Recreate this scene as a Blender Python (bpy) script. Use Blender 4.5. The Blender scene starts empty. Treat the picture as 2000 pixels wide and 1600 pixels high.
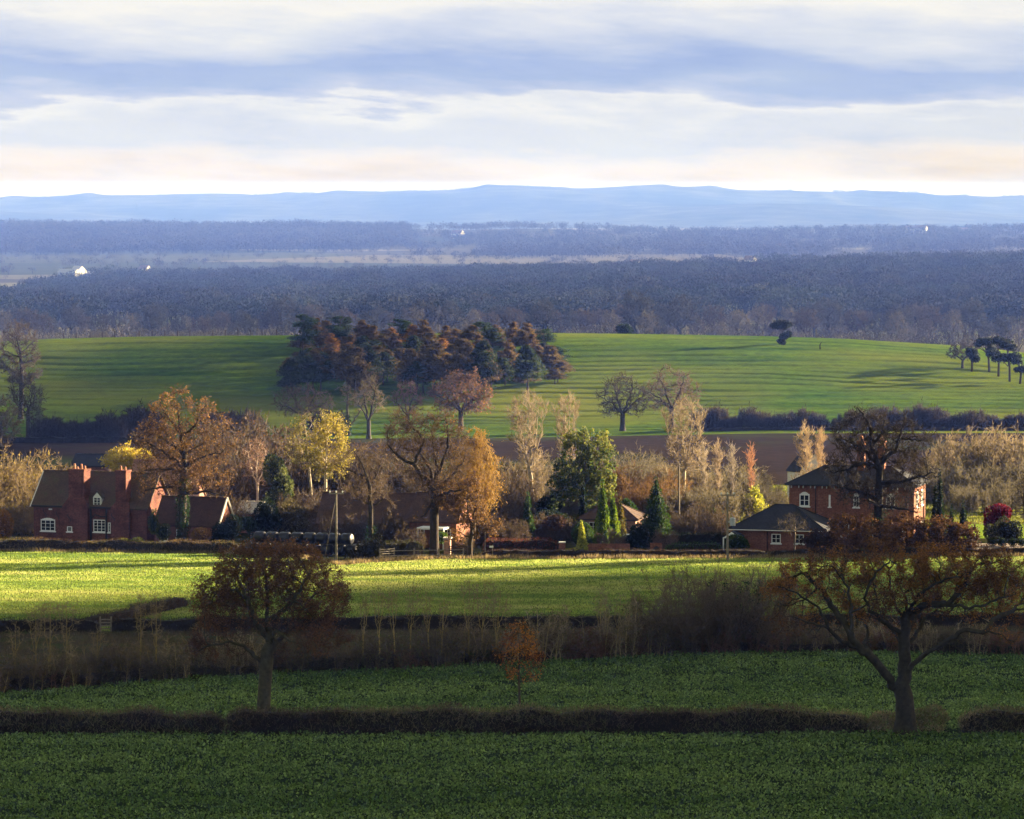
import bpy, math, random
import numpy as np
from mathutils import Vector

# ------------------------------------------------------------------ scene
SC = bpy.context.scene
COL = SC.collection
F = 7596.0                      # focal length in photo pixels (photo 2000 x 1600)
TH = math.atan(428.0 / F)       # camera tilt
CZ = 38.0                       # camera height
CT, ST = math.cos(TH), math.sin(TH)
EXPO = 2.95
KE = 2.0 ** EXPO
SUN_AZ = math.radians(29.0)     # from +x towards +y
SUN_EL = math.radians(12.5)
PI = math.pi

cam_d = bpy.data.cameras.new('camera')
cam = bpy.data.objects.new('camera', cam_d)
COL.objects.link(cam)
cam.location = (0, 0, CZ)
cam.rotation_euler = (PI / 2 - TH, 0, 0)
cam_d.sensor_width = 36.0
cam_d.lens = 36.0 * F / 2000.0
cam_d.clip_start = 1.0
cam_d.clip_end = 40000.0
SC.camera = cam
SC.render.engine = 'CYCLES'
SC.view_settings.view_transform = 'Standard'
SC.view_settings.look = 'None'
SC.view_settings.exposure = EXPO
SC.view_settings.gamma = 1.0
SC.view_settings.use_curve_mapping = False
cy = SC.cycles
cy.use_denoising = True
cy.denoiser = 'OPENIMAGEDENOISE'
cy.max_bounces = 4
cy.diffuse_bounces = 2
cy.glossy_bounces = 2
cy.transmission_bounces = 2
cy.volume_bounces = 0
cy.transparent_max_bounces = 8
cy.caustics_reflective = False
cy.caustics_refractive = False
SC.render.use_persistent_data = False


def P(u, v, Y):
    """point of the place at depth Y seen at photo pixel u, v"""
    b = (800.0 - v) / F
    t = Y / (CT + b * ST)
    return np.array([(u - 1000.0) / F * t, Y, CZ + t * (-ST + b * CT)])


def zrow(v, Y):
    b = (800.0 - np.asarray(v, float)) / F
    return CZ + Y * (-ST + b * CT) / (CT + b * ST)


# ground profile: depth -> list of (u, v) where the ground is seen at that depth
RZ = [(-60, 36.9), (0, 36.2), (60, 22.0), (120, 14.0), (160, 9.9)]
U5 = [0, 500, 1000, 1500, 2000]
RV = [
    (185, [1623] * 5), (230, [1434, 1434, 1434, 1433, 1432]),
    (262, [1356, 1352, 1350, 1347, 1345]), (285, [1292, 1287, 1283, 1280, 1280]),
    (317, [1236, 1232, 1229, 1226, 1224]), (360, [1150, 1155, 1158, 1155, 1152]),
    (405, [1083, 1086, 1091, 1089, 1086]), (425, [1058, 1062, 1064, 1062, 1060]),
    (480, [996, 995, 994, 996, 1000]), (540, [946, 948, 950, 950, 950]),
    (640, [900, 902, 905, 905, 905]), (760, [864, 862, 860, 852, 850]),
    (800, [842, 845, 842, 833, 835]), (900, [745, 742, 740, 738, 750]),
]
UC = [-400, 0, 100, 300, 570, 1000, 1200, 1500, 1650, 1750, 1900, 2000, 2400]
RV2 = [
    (975, UC, [690, 672, 666, 661, 659, 654, 656, 661, 666, 673, 682, 694, 720]),
    (1005, UC, [686, 668, 662, 657, 655, 650, 652, 657, 662, 668, 677, 689, 715]),
    (1040, UC, [690, 672, 666, 661, 659, 654, 656, 661, 666, 672, 681, 693, 720]),
    (1150, U5, [690, 690, 690, 690, 700]), (1400, U5, [685, 685, 685, 685, 685]),
    (1700, U5, [650, 650, 650, 650, 650]), (3000, U5, [566, 562, 552, 538, 524]),
    (3600, U5, [536, 535, 532, 519, 507]), (5000, U5, [499, 497, 499, 496, 486]),
    (5900, [0, 300, 600, 900, 1100, 1500, 2000], [465, 468, 468, 470, 470, 470, 468]),
    (6500, [0, 300, 600, 900, 1030, 1150, 1300, 1500, 1750, 2000], [446, 448, 448, 450, 447, 450, 458, 458, 453, 452]),
    (7300, U5, [464] * 5), (10000, U5, [446] * 5),
]
UR = [-600, 0, 100, 185, 300, 500, 580, 700, 850, 900, 950, 1000, 1120, 1200, 1350, 1400, 1450, 1600, 1700, 1750, 1800, 1830, 1950, 2000, 2600]
VR = [395, 388, 386, 381, 382, 381, 379, 376, 374, 371, 365, 364, 369, 366, 365, 368, 372, 374, 377, 376, 377, 381, 385, 383, 392]
RV3 = [(11500, U5, [420, 418, 410, 410, 418]), (13000, UR, VR), (13400, UR, [x + 12 for x in VR])]
ROWS = [(y, None, z) for y, z in RZ] + [(y, U5, v) for y, v in RV] + RV2 + RV3
RY = np.array([r[0] for r in ROWS], float)


def gz(x, Y):
    x = np.atleast_1d(np.asarray(x, float)); Y = np.atleast_1d(np.asarray(Y, float))
    x, Y = np.broadcast_arrays(x, Y)
    out = np.empty(x.shape)
    flat_x, flat_y, fo = x.ravel(), Y.ravel(), out.ravel()
    for s in range(0, flat_x.size, 60000):
        xs, ys = flat_x[s:s + 60000], flat_y[s:s + 60000]
        u = 1000 + F * xs / np.maximum(ys, 185)
        Z = np.empty((len(ROWS), xs.size))
        for k, (yy, uu, vv) in enumerate(ROWS):
            Z[k] = vv if uu is None else zrow(np.interp(u, uu, vv), yy)
        h = np.diff(RY)[:, None]
        d = np.diff(Z, axis=0) / h
        m = np.empty_like(Z)
        m[0], m[-1] = d[0], d[-1]
        w1 = 2 * h[1:] + h[:-1]; w2 = h[1:] + 2 * h[:-1]
        prod = d[:-1] * d[1:]
        with np.errstate(divide='ignore', invalid='ignore'):
            hm = (w1 + w2) / (w1 / d[:-1] + w2 / d[1:])
        m[1:-1] = np.where(prod > 0, hm, 0)
        i = np.clip(np.searchsorted(RY, ys, side='right') - 1, 0, len(RY) - 2)
        j = np.arange(xs.size)
        hh = h[i, 0]; t = (ys - RY[i]) / hh
        h00 = 2 * t**3 - 3 * t**2 + 1; h10 = t**3 - 2 * t**2 + t
        h01 = -2 * t**3 + 3 * t**2; h11 = t**3 - t**2
        fo[s:s + 60000] = h00 * Z[i, j] + h10 * hh * m[i, j] + h01 * Z[i + 1, j] + h11 * hh * m[i + 1, j]
    return fo.reshape(x.shape)


def g1(x, Y):
    return float(gz(x, Y)[0])


def spot(u, Y):
    """ground point below column u at depth Y"""
    x = (u - 1000.0) / F * Y
    for _ in range(3):
        z = g1(x, Y)
        dep = Y * CT - (z - CZ) * ST
        x = (u - 1000.0) / F * dep
    return np.array([x, Y, g1(x, Y)])


def proj(p):
    dep = p[1] * CT - (p[2] - CZ) * ST
    up = p[1] * ST + (p[2] - CZ) * CT
    return 1000 + F * p[0] / dep, 800 - F * up / dep


# ------------------------------------------------------------------ small value noise
def vnoise(p, seed=0):
    p = np.asarray(p, float)
    i = np.floor(p).astype(np.int64); f = p - i
    f = f * f * (3 - 2 * f)
    n = p.shape[-1]
    out = np.zeros(p.shape[:-1])
    pr = np.array([374761393, 668265263, 2147483647 % 1274126177])[:n]
    for c in range(2 ** n):
        o = np.array([(c >> k) & 1 for k in range(n)])
        q = ((i + o) * pr).sum(-1) + seed * 1013904223
        q = (q ^ (q >> 13)) * 1274126177
        q = q & 0x7fffffff
        q = (q ^ (q >> 16)) & 0xffff
        w = np.prod(np.where(o == 1, f, 1 - f), axis=-1)
        out += w * (q / 65535.0)
    return out


# ------------------------------------------------------------------ objects
def tag(o, label=None, cat=None, group=None, kind=None):
    if label: o['label'] = label
    if cat: o['category'] = cat
    if group: o['group'] = group
    if kind: o['kind'] = kind
    return o


def empty(name, loc, label, cat, group=None, rz=0.0):
    o = bpy.data.objects.new(name, None)
    COL.objects.link(o)
    o.empty_display_size = 0.5
    o.location = loc
    o.rotation_euler = (0, 0, rz)
    return tag(o, label, cat, group)


KIDS = {}


def copy_tree(o, loc, rz=0.0, sc=1.0, label=None, group=None, szk=1.0):
    r = o.copy(); COL.objects.link(r)
    r.location = loc; r.rotation_euler = (0, 0, rz); r.scale = (sc, sc, sc * szk)
    if label: r['label'] = label
    if group: r['group'] = group
    for ch in KIDS.get(o.name, []):
        c = ch.copy(); COL.objects.link(c); c.parent = r
        for g in KIDS.get(ch.name, []):
            d = g.copy(); COL.objects.link(d); d.parent = c
    return r


class Geo:
    def __init__(s):
        s.v = []; s.f3 = []; s.f4 = []; s.c3 = []; s.c4 = []; s.n = 0

    def add(s, V):
        V = np.asarray(V, float).reshape(-1, 3)
        k = s.n; s.v.append(V); s.n += len(V)
        return k

    @staticmethod
    def _c(col, n):
        col = np.asarray(col, float)
        return np.broadcast_to(col, (n, 3)) if col.ndim == 1 else col

    def tris(s, A, B, C, col):
        n = len(A)
        if n == 0: return
        k = s.add(np.stack([A, B, C], 1))
        s.f3.append(np.arange(k, k + 3 * n).reshape(n, 3)); s.c3.append(s._c(col, n))

    def quads(s, A, B, C, D, col):
        n = len(A)
        if n == 0: return
        k = s.add(np.stack([A, B, C, D], 1))
        s.f4.append(np.arange(k, k + 4 * n).reshape(n, 4)); s.c4.append(s._c(col, n))

    def mesh(s, V, faces, col=(.5, .5, .5)):
        k = s.add(V)
        q = np.array([f for f in faces if len(f) == 4], int).reshape(-1, 4)
        t = []
        for f in faces:
            if len(f) == 3: t.append(f)
            elif len(f) > 4:
                for i in range(1, len(f) - 1): t.append((f[0], f[i], f[i + 1]))
        t = np.array(t, int).reshape(-1, 3)
        if len(q): s.f4.append(q + k); s.c4.append(s._c(col, len(q)))
        if len(t): s.f3.append(t + k); s.c3.append(s._c(col, len(t)))

    def merge(s, o):
        for V in o.v:
            s.v.append(V)
        for f in o.f3: s.f3.append(f + s.n)
        for f in o.f4: s.f4.append(f + s.n)
        s.c3 += o.c3; s.c4 += o.c4; s.n += o.n

    def box(s, x0, x1, y0, y1, z0, z1, col=(.5, .5, .5)):
        V = [(x0, y0, z0), (x1, y0, z0), (x1, y1, z0), (x0, y1, z0), (x0, y0, z1), (x1, y0, z1), (x1, y1, z1), (x0, y1, z1)]
        s.mesh(V, [(0, 3, 2, 1), (4, 5, 6, 7), (0, 1, 5, 4), (1, 2, 6, 5), (2, 3, 7, 6), (3, 0, 4, 7)], col)

    def tube(s, pts, rad, sides=5, col=(.5, .5, .5), cap=False):
        pts = np.asarray(pts, float); n = len(pts)
        if n < 2: return
        rad = np.broadcast_to(np.asarray(rad, float), (n,))
        d = np.gradient(pts, axis=0)
        d /= np.linalg.norm(d, axis=1)[:, None] + 1e-9
        ref = np.array([0.0, 0, 1]) if abs(d[0, 2]) < 0.8 else np.array([1.0, 0, 0])
        a = np.cross(d, ref); a /= np.linalg.norm(a, axis=1)[:, None] + 1e-9
        for i in range(1, n):
            if np.dot(a[i], a[i - 1]) < 0: a[i] = -a[i]
        b = np.cross(d, a)
        an = np.arange(sides) * 2 * PI / sides
        V = pts[:, None, :] + rad[:, None, None] * (np.cos(an)[None, :, None] * a[:, None, :] + np.sin(an)[None, :, None] * b[:, None, :])
        k = s.add(V)
        i = np.arange(n - 1)[:, None] * sides; j = np.arange(sides)[None, :]; j2 = (j + 1) % sides
        q = np.stack([i + j, i + j2, i + sides + j2, i + sides + j], -1).reshape(-1, 4) + k
        s.f4.append(q); s.c4.append(s._c(col, len(q)))
        if cap:
            for base in (0, (n - 1) * sides):
                t = np.array([(base, base + m, base + m + 1) for m in range(1, sides - 1)]) + k
                s.f3.append(t); s.c3.append(s._c(col, len(t)))

    def build(s, name, mat, parent=None, smooth=False, loc=None):
        me = bpy.data.meshes.new(name)
        V = np.concatenate(s.v) if s.v else np.zeros((0, 3))
        f3 = np.concatenate(s.f3) if s.f3 else np.zeros((0, 3), int)
        f4 = np.concatenate(s.f4) if s.f4 else np.zeros((0, 4), int)
        c = np.concatenate([np.concatenate(s.c3) if s.c3 else np.zeros((0, 3)), np.concatenate(s.c4) if s.c4 else np.zeros((0, 3))])
        n3, n4 = len(f3), len(f4)
        me.vertices.add(len(V)); me.vertices.foreach_set('co', V.ravel())
        me.loops.add(3 * n3 + 4 * n4)
        me.loops.foreach_set('vertex_index', np.concatenate([f3.ravel(), f4.ravel()]).astype(np.int32))
        me.polygons.add(n3 + n4)
        st = np.concatenate([np.arange(n3) * 3, 3 * n3 + np.arange(n4) * 4]).astype(np.int32)
        me.polygons.foreach_set('loop_start', st)
        me.update(calc_edges=True)
        at = me.attributes.new('col', 'FLOAT_COLOR', 'FACE')
        at.data.foreach_set('color', np.concatenate([c, np.ones((len(c), 1))], 1).astype(np.float32).ravel())
        me.polygons.foreach_set('use_smooth', np.full(n3 + n4, smooth, bool))
        me.materials.append(mat)
        o = bpy.data.objects.new(name, me)
        COL.objects.link(o)
        if loc is not None: o.location = loc
        if parent is not None:
            o.parent = parent
            KIDS.setdefault(parent.name, []).append(o)
        return o


# ------------------------------------------------------------------ materials
class NT:
    def __init__(s, name):
        s.m = bpy.data.materials.new(name); s.m.use_nodes = True
        s.t = s.m.node_tree; s.t.nodes.clear()
        s.out = s.t.nodes.new('ShaderNodeOutputMaterial')

    def n(s, typ, **kw):
        nd = s.t.nodes.new('ShaderNode' + typ)
        for k, v in kw.items():
            if k.startswith('i_'): nd.inputs[k[2:].replace('_', ' ')].default_value = v
            else: setattr(nd, k, v)
        return nd

    def l(s, a, b): s.t.links.new(a, b); return s

    def math(s, op, a, b=None, clamp=False):
        nd = s.n('Math', operation=op); nd.use_clamp = clamp
        for i, x in enumerate((a, b)):
            if x is None: continue
            if isinstance(x, (int, float)): nd.inputs[i].default_value = x
            else: s.l(x, nd.inputs[i])
        return nd.outputs[0]

    def noise(s, vec, scale, detail=3, rough=.6, sc3=None):
        if sc3:
            mp = s.n('Mapping'); mp.inputs['Scale'].default_value = sc3
            s.l(vec, mp.inputs['Vector']); vec = mp.outputs[0]
        nd = s.n('TexNoise', i_Scale=scale, i_Detail=detail, i_Roughness=rough)
        s.l(vec, nd.inputs['Vector'])
        return nd.outputs['Fac']

    def ramp(s, fac, stops, interp='LINEAR'):
        nd = s.n('ValToRGB'); cr = nd.color_ramp; cr.interpolation = interp
        while len(cr.elements) < len(stops): cr.elements.new(0.5)
        for e, (p, c) in zip(cr.elements, stops):
            e.position = p; e.color = (*c, 1)
        s.l(fac, nd.inputs[0])
        return nd.outputs[0]

    def mix(s, fac, a, b, blend='MIX'):
        nd = s.n('Mix', data_type='RGBA', blend_type=blend)
        for i, x in ((0, fac), (6, a), (7, b)):
            if isinstance(x, (int, float)): nd.inputs[i].default_value = x
            elif isinstance(x, tuple): nd.inputs[i].default_value = (*x, 1)
            else: s.l(x, nd.inputs[i])
        return nd.outputs[2]

    def finish(s, col, rough=.9, bump=None, bstr=.5, bdist=.1, trans=0.0, spec=.2):
        bs = s.n('BsdfPrincipled', i_Roughness=rough)
        bs.inputs['Specular IOR Level'].default_value = spec
        if isinstance(col, tuple): bs.inputs['Base Color'].default_value = (*col, 1)
        else: s.l(col, bs.inputs['Base Color'])
        if bump is not None:
            bp = s.n('Bump', i_Strength=bstr, i_Distance=bdist)
            s.l(bump, bp.inputs['Height']); s.l(bp.outputs[0], bs.inputs['Normal'])
        sh = bs.outputs[0]
        if trans:
            tr = s.n('BsdfTranslucent')
            if isinstance(col, tuple): tr.inputs[0].default_value = (*col, 1)
            else: s.l(col, tr.inputs[0])
            mx = s.n('MixShader'); mx.inputs[0].default_value = trans
            s.l(sh, mx.inputs[1]); s.l(tr.outputs[0], mx.inputs[2]); sh = mx.outputs[0]
        s.l(sh, s.out.inputs['Surface'])
        return s.m


def m_attr(name, rough=.9, trans=0.0, nscale=None, namp=.5, spec=.15, gain=1.0):
    t = NT(name)
    a = t.n('Attribute', attribute_name='col')
    c = a.outputs['Color']
    b = None
    if nscale:
        pos = t.n('TexCoord').outputs['Object']
        nz = t.noise(pos, nscale, 4, .65)
        f = t.ramp(nz, [(.25, (1 - namp,) * 3), (.75, (1 + namp,) * 3)])
        c = t.mix(1.0, c, f, 'MULTIPLY'); b = nz
    return t.finish(c, rough, b, .6, .05, trans, spec)


M_LEAF = m_attr('leaf', .75, .4)
M_TWIG = m_attr('twig', .9, .12)
M_BARK = m_attr('bark', .95, 0, 3.0, .6)
M_PAINT = m_attr('paint', .6, 0, 2.0, .12, .3)
M_STONE = m_attr('stone', .9, 0, 4.0, .35)
M_GRASS = m_attr('grass', .8, .5)


def pos_node(t): return t.n('NewGeometry').outputs['Position']


def m_ground(name, stops, scale=.05, fine=1.5, amp=.5, sc3=(1, 1, 1), bump=.3, extra=None):
    t = NT(name); p = pos_node(t)
    big = t.noise(p, scale, 5, .6, sc3)
    c = t.ramp(big, stops)
    fn = t.noise(p, fine, 4, .7)
    f = t.ramp(fn, [(.3, (1 - amp,) * 3), (.7, (1 + amp,) * 3)])
    c = t.mix(1.0, c, f, 'MULTIPLY')
    if extra: c = extra(t, p, c)
    return t.finish(c, 1.0, fn, .6, bump, 0, 0.0)


def m_brick(name, c1, c2, mortar, patch):
    t = NT(name)
    tc = t.n('TexCoord'); pos = tc.outputs['Object']
    nrm = t.n('NewGeometry')
    sx = t.n('SeparateXYZ'); t.l(pos, sx.inputs[0])
    # pick the horizontal run of the wall from the object-space normal
    vt = t.n('VectorTransform', vector_type='NORMAL', convert_from='WORLD', convert_to='OBJECT')
    t.l(nrm.outputs['Normal'], vt.inputs[0])
    sn = t.n('SeparateXYZ'); t.l(vt.outputs[0], sn.inputs[0])
    side = t.math('GREATER_THAN', t.math('ABSOLUTE', sn.outputs[0]), .7)
    run = t.math('ADD', t.math('MULTIPLY', sx.outputs[0], t.math('SUBTRACT', 1.0, side)), t.math('MULTIPLY', sx.outputs[1], side))
    cb = t.n('CombineXYZ'); t.l(run, cb.inputs[0]); t.l(sx.outputs[2], cb.inputs[1])
    br = t.n('TexBrick', i_Scale=1.0)
    br.inputs['Brick Width'].default_value = .46; br.inputs['Row Height'].default_value = .15
    br.inputs['Mortar Size'].default_value = .012
    br.inputs['Color1'].default_value = (*c1, 1); br.inputs['Color2'].default_value = (*c2, 1); br.inputs['Mortar'].default_value = (*mortar, 1)
    t.l(cb.outputs[0], br.inputs['Vector'])
    n1 = t.noise(pos, .9, 5, .65)
    c = t.mix(t.ramp(n1, [(.42, (0, 0, 0)), (.68, (1, 1, 1))]), br.outputs['Color'], patch)
    n2 = t.noise(pos, 5, 3, .7)
    c = t.mix(1.0, c, t.ramp(n2, [(.3, (.6,) * 3), (.7, (1.35,) * 3)]), 'MULTIPLY')
    return t.finish(c, .95, br.outputs['Fac'], -.3, .02, 0, .1)


def m_roof(name, stops, row=.25, spec=.2, rough=.85):
    t = NT(name); tc = t.n('TexCoord'); pos = tc.outputs['Object']
    n1 = t.noise(pos, .7, 6, .7)
    c = t.ramp(n1, stops)
    n2 = t.noise(pos, 6, 3, .6, (1, 1, 2.5))
    c = t.mix(1.0, c, t.ramp(n2, [(.3, (.55,) * 3), (.7, (1.45,) * 3)]), 'MULTIPLY')
    w = t.n('TexWave', i_Scale=1.0 / row / 1.6, i_Distortion=.6, i_Detail=1.0); w.bands_direction = 'Z'
    t.l(pos, w.inputs[0])
    return t.finish(c, rough, w.outputs['Fac'], .5, .05, 0, spec)


def m_plain(name, col, rough=.6, metal=0.0, nscale=None, namp=.2, spec=.3):
    t = NT(name)
    c = col
    b = None
    if nscale:
        nz = t.noise(t.n('TexCoord').outputs['Object'], nscale, 4, .6)
        c = t.mix(1.0, t.ramp(nz, [(.3, (1 - namp,) * 3), (.7, (1 + namp,) * 3)]), col, 'MULTIPLY'); b = nz
    m = t.finish(c, rough, b, .3, .02, 0, spec)
    if metal:
        [x for x in m.node_tree.nodes if x.type == 'BSDF_PRINCIPLED'][0].inputs['Metallic'].default_value = metal
    return m
# ------------------------------------------------------------------ world, sun, haze
def make_world():
    w = bpy.data.worlds.new('World'); SC.world = w; w.use_nodes = True
    nt = w.node_tree; nt.nodes.clear()
    t = NT.__new__(NT); t.t = nt
    out = t.n('OutputWorld'); bg = t.n('Background'); bg.inputs['Strength'].default_value = 0.1
    t.l(bg.outputs[0], out.inputs['Surface'])
    sky = t.n('TexSky'); sky.sky_type = 'NISHITA'; sky.sun_disc = False
    sky.sun_elevation = SUN_EL; sky.sun_rotation = PI / 2 - SUN_AZ
    sky.altitude = 100; sky.air_density = 1.2; sky.dust_density = 1.0; sky.ozone_density = 2.0
    d = t.n('TexCoord').outputs['Generated']
    sp = t.n('SeparateXYZ'); t.l(d, sp.inputs[0])
    hx = t.math('SQRT', t.math('ADD', t.math('MULTIPLY', sp.outputs[0], sp.outputs[0]), t.math('MULTIPLY', sp.outputs[1], sp.outputs[1])))
    hx = t.math('MAXIMUM', hx, .0001)
    el = t.math('DIVIDE', sp.outputs[2], hx)              # tangent of the elevation
    az = t.math('ARCTAN2', sp.outputs[0], sp.outputs[1])
    cb = t.n('CombineXYZ'); t.l(az, cb.inputs[0]); t.l(el, cb.inputs[1]); t.l(t.math('MULTIPLY', sp.outputs[1], .3), cb.inputs[2])
    v = cb.outputs[0]
    sh = t.n('CombineXYZ'); t.l(az, sh.inputs[0]); t.l(t.math('ADD', el, t.math('MULTIPLY', az, .05)), sh.inputs[1]); t.l(t.math('MULTIPLY', sp.outputs[1], .3), sh.inputs[2]); v = sh.outputs[0]
    n1 = t.noise(v, 1.0, 3, .5, (13, 80, 1))
    n2 = t.noise(v, 1.0, 7, .66, (30, 190, 1))
    wob = t.math('ADD', t.math('MULTIPLY', t.math('SUBTRACT', n1, .5), .026), t.math('MULTIPLY', t.math('SUBTRACT', n2, .5), .013))
    e2 = t.math('ADD', el, wob)
    # height bands of the layered cloud, as tangent of elevation (372 px up is 0.049)
    k = 1 / .06
    def b(vv): return max(0.0, (372 - vv) / F * k)
    def c(r, g, bb): return tuple(((x / 255) ** 2.2) / KE * 10 * .1 for x in (r, g, bb))
    S = [(0.0, (234, 214, 188)), (b(352), (240, 224, 206)), (b(325), (246, 233, 224)), (b(298), (243, 236, 234)), (b(270), (222, 226, 238)), (b(232), (224, 228, 239)),
         (b(208), (240, 240, 242)), (b(195), (206, 214, 236)), (b(165), (180, 197, 231)), (b(120), (174, 192, 231)), (b(85), (202, 212, 235)),
         (b(45), (222, 227, 240)), (b(8), (246, 244, 241)), (1.0, (238, 238, 242))]
    band = t.ramp(t.math('MULTIPLY', e2, k, True), [(p, c(*q)) for p, q in S])
    n3 = t.noise(v, 1.0, 8, .66, (16, 75, 1))
    patch = t.ramp(n3, [(.34, (.85, .89, .96)), (.5, (1, 1, 1)), (.66, (1.05, 1.04, 1.0))])
    band = t.mix(1.0, band, patch, 'MULTIPLY')
    band10 = t.mix(1.0, band, (10.0, 10.0, 10.0), 'MULTIPLY')
    # overhead: broken cloud over the clear-sky model
    n4 = t.noise(v, 1.0, 5, .6, (3, 5, 1))
    over = t.mix(t.ramp(n4, [(.3, (.35,) * 3), (.7, (.85,) * 3)]), sky.outputs[0], (.9, 1.0, 1.25))
    hi = t.n('MapRange'); hi.inputs[1].default_value = .055; hi.inputs[2].default_value = .16
    t.l(el, hi.inputs[0])
    over = t.mix(1.0, over, (.80, .66, .46), 'MULTIPLY')
    colr = t.mix(hi.outputs[0], band10, over)
    # added dimming of the sky behind the viewer, to lower the fill light
    rear = t.n('MapRange'); rear.inputs[1].default_value = -.15; rear.inputs[2].default_value = .75; rear.inputs[3].default_value = .92; rear.inputs[4].default_value = 1.0
    t.l(sp.outputs[1], rear.inputs[0])
    dim = t.n('CombineXYZ')
    for q in range(3): t.l(rear.outputs[0], dim.inputs[q])
    colr = t.mix(1.0, colr, dim.outputs[0], 'MULTIPLY')
    t.l(colr, bg.inputs['Color'])


make_world()
sun_d = bpy.data.lights.new('sun', 'SUN'); sun_d.energy = 5.0; sun_d.angle = math.radians(.6)
sun_d.color = (1.0, .80, .52)
sun = bpy.data.objects.new('sun', sun_d); COL.objects.link(sun)
SD = Vector((math.cos(SUN_AZ) * math.cos(SUN_EL), math.sin(SUN_AZ) * math.cos(SUN_EL), math.sin(SUN_EL)))
sun.rotation_euler = SD.to_track_quat('Z', 'Y').to_euler()
sun.location = (200, 100, 200)


def make_haze():
    g = Geo(); g.box(-7000, 7000, -150, 13900, -140, 58)
    t = NT('haze_air')
    pv = t.n('VolumePrincipled')
    pv.inputs['Color'].default_value = (.107, .197, .73, 1)
    pv.inputs['Density'].default_value = HAZE_D
    pv.inputs['Anisotropy'].default_value = 0.0
    pv.inputs['Absorption Color'].default_value = (1.0, 1.0, 0.0, 1)
    t.l(pv.outputs[0], t.out.inputs['Volume'])
    o = g.build('haze', t.m)
    tag(o, 'pale blue haze in the air over the whole valley', None, None, 'stuff')


HAZE_D = 0.95e-4
make_haze()

# ------------------------------------------------------------------ ground sheets
UU = np.concatenate([np.linspace(-2600, -150, 22), np.linspace(-100, 2100, 160), np.linspace(2150, 4600, 22)])


def sheet(name, mat, y0, y1, nv, uu=None, disp=None, lift=0.0):
    uu = UU if uu is None else uu
    f0 = (lambda u: np.full_like(u, y0)) if np.isscalar(y0) else (lambda u: np.interp(u, *y0))
    f1 = (lambda u: np.full_like(u, y1)) if np.isscalar(y1) else (lambda u: np.interp(u, *y1))
    a, b = f0(uu), f1(uu)
    t = np.linspace(0, 1, nv + 1)[:, None]
    Y = a[None] * (1 - t) + b[None] * t
    X = (uu[None] - 1000) / F * np.maximum(Y, 185)
    Z = gz(X, Y) + lift
    if disp is not None: Z = Z + disp(X, Y, t)
    n = len(uu)
    g = Geo(); k = g.add(np.stack([X, Y, Z], -1))
    i = np.arange(nv)[:, None] * n; j = np.arange(n - 1)[None]
    q = np.stack([i + j, i + j + 1, i + n + j + 1, i + n + j], -1).reshape(-1, 4)
    g.f4.append(q); g.c4.append(np.full((len(q), 3), .5))
    o = g.build(name, mat, smooth=True)
    o['kind'] = 'structure'
    return o


# boundary of the second crop field, of the meadow
YB = ([-400, 0, 250, 500, 750, 1000, 1250, 1500, 1700, 2000, 2400], [258, 262, 268.5, 273.5, 276, 280, 285, 287, 287, 284.5, 284])
YM0 = ([-400, 2400], [317.5, 317.5])
YM1 = ([-400, 0, 430, 600, 660, 760, 850, 1000, 1500, 2400], [412, 411, 409, 402, 394, 400, 404, 405, 405, 406])

M_SOIL = m_ground('crop_soil', [(.3, (.016, .026, .012)), (.7, (.024, .036, .016))], .08, 3, .5)
M_ROUGH = m_ground('rough_pasture', [(.35, (.035, .03, .018)), (.5, (.045, .048, .022)), (.65, (.06, .045, .03))], .12, 1.2, .6, bump=.5)
M_MEADOW = m_ground('meadow_turf', [(.35, (.055, .09, .014)), (.5, (.08, .11, .02)), (.68, (.15, .145, .035))], .035, 2.0, .35, (1, 2.2, 1))
M_GARDEN = m_ground('garden_earth', [(.35, (.016, .02, .008)), (.6, (.028, .028, .012))], .15, 1.0, .5)
M_PADDOCK = m_ground('paddock_turf', [(.3, (.06, .075, .013)), (.7, (.11, .105, .024))], .06, 1.0, .4)
M_DRIVE = m_ground('gravel_drive', [(.3, (.20, .17, .15)), (.7, (.27, .23, .2))], .6, 8, .3)
M_LAWN = m_ground('lawn_turf', [(.3, (.10, .16, .02)), (.7, (.16, .2, .03))], .2, 3, .3)


def plough_lines(t, p, c):
    w = t.n('TexWave', i_Scale=.10, i_Distortion=3.0, i_Detail=2.0)
    mp = t.n('Mapping'); mp.inputs['Rotation'].default_value = (0, 0, math.radians(70)); t.l(p, mp.inputs[0])
    t.l(mp.outputs[0], w.inputs[0])
    c = t.mix(1.0, c, t.ramp(w.outputs['Fac'], [(.2, (.82,) * 3), (.8, (1.15,) * 3)]), 'MULTIPLY')
    n = t.noise(p, .012, 4, .6, (1, .5, 1))
    return t.mix(t.ramp(n, [(.5, (0,) * 3), (.68, (.7,) * 3)]), c, (.045, .075, .02))


M_PLOUGH = m_ground('ploughed_soil', [(.3, (.017, .0125, .0105)), (.7, (.030, .022, .017))], .02, .4, .35, extra=plough_lines)


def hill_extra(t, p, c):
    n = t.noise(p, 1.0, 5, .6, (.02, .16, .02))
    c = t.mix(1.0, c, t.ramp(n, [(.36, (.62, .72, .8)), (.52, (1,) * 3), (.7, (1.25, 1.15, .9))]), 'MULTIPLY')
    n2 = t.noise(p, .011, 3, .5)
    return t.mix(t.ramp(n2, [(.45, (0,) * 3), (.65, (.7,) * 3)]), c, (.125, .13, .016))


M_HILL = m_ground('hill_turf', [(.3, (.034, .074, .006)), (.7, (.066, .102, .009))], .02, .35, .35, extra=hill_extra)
M_VALLEY = m_ground('valley_land', [(.35, (.06, .08, .03)), (.5, (.1, .1, .05)), (.65, (.07, .06, .04))], .004, .05, .4, bump=0.0)


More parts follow.
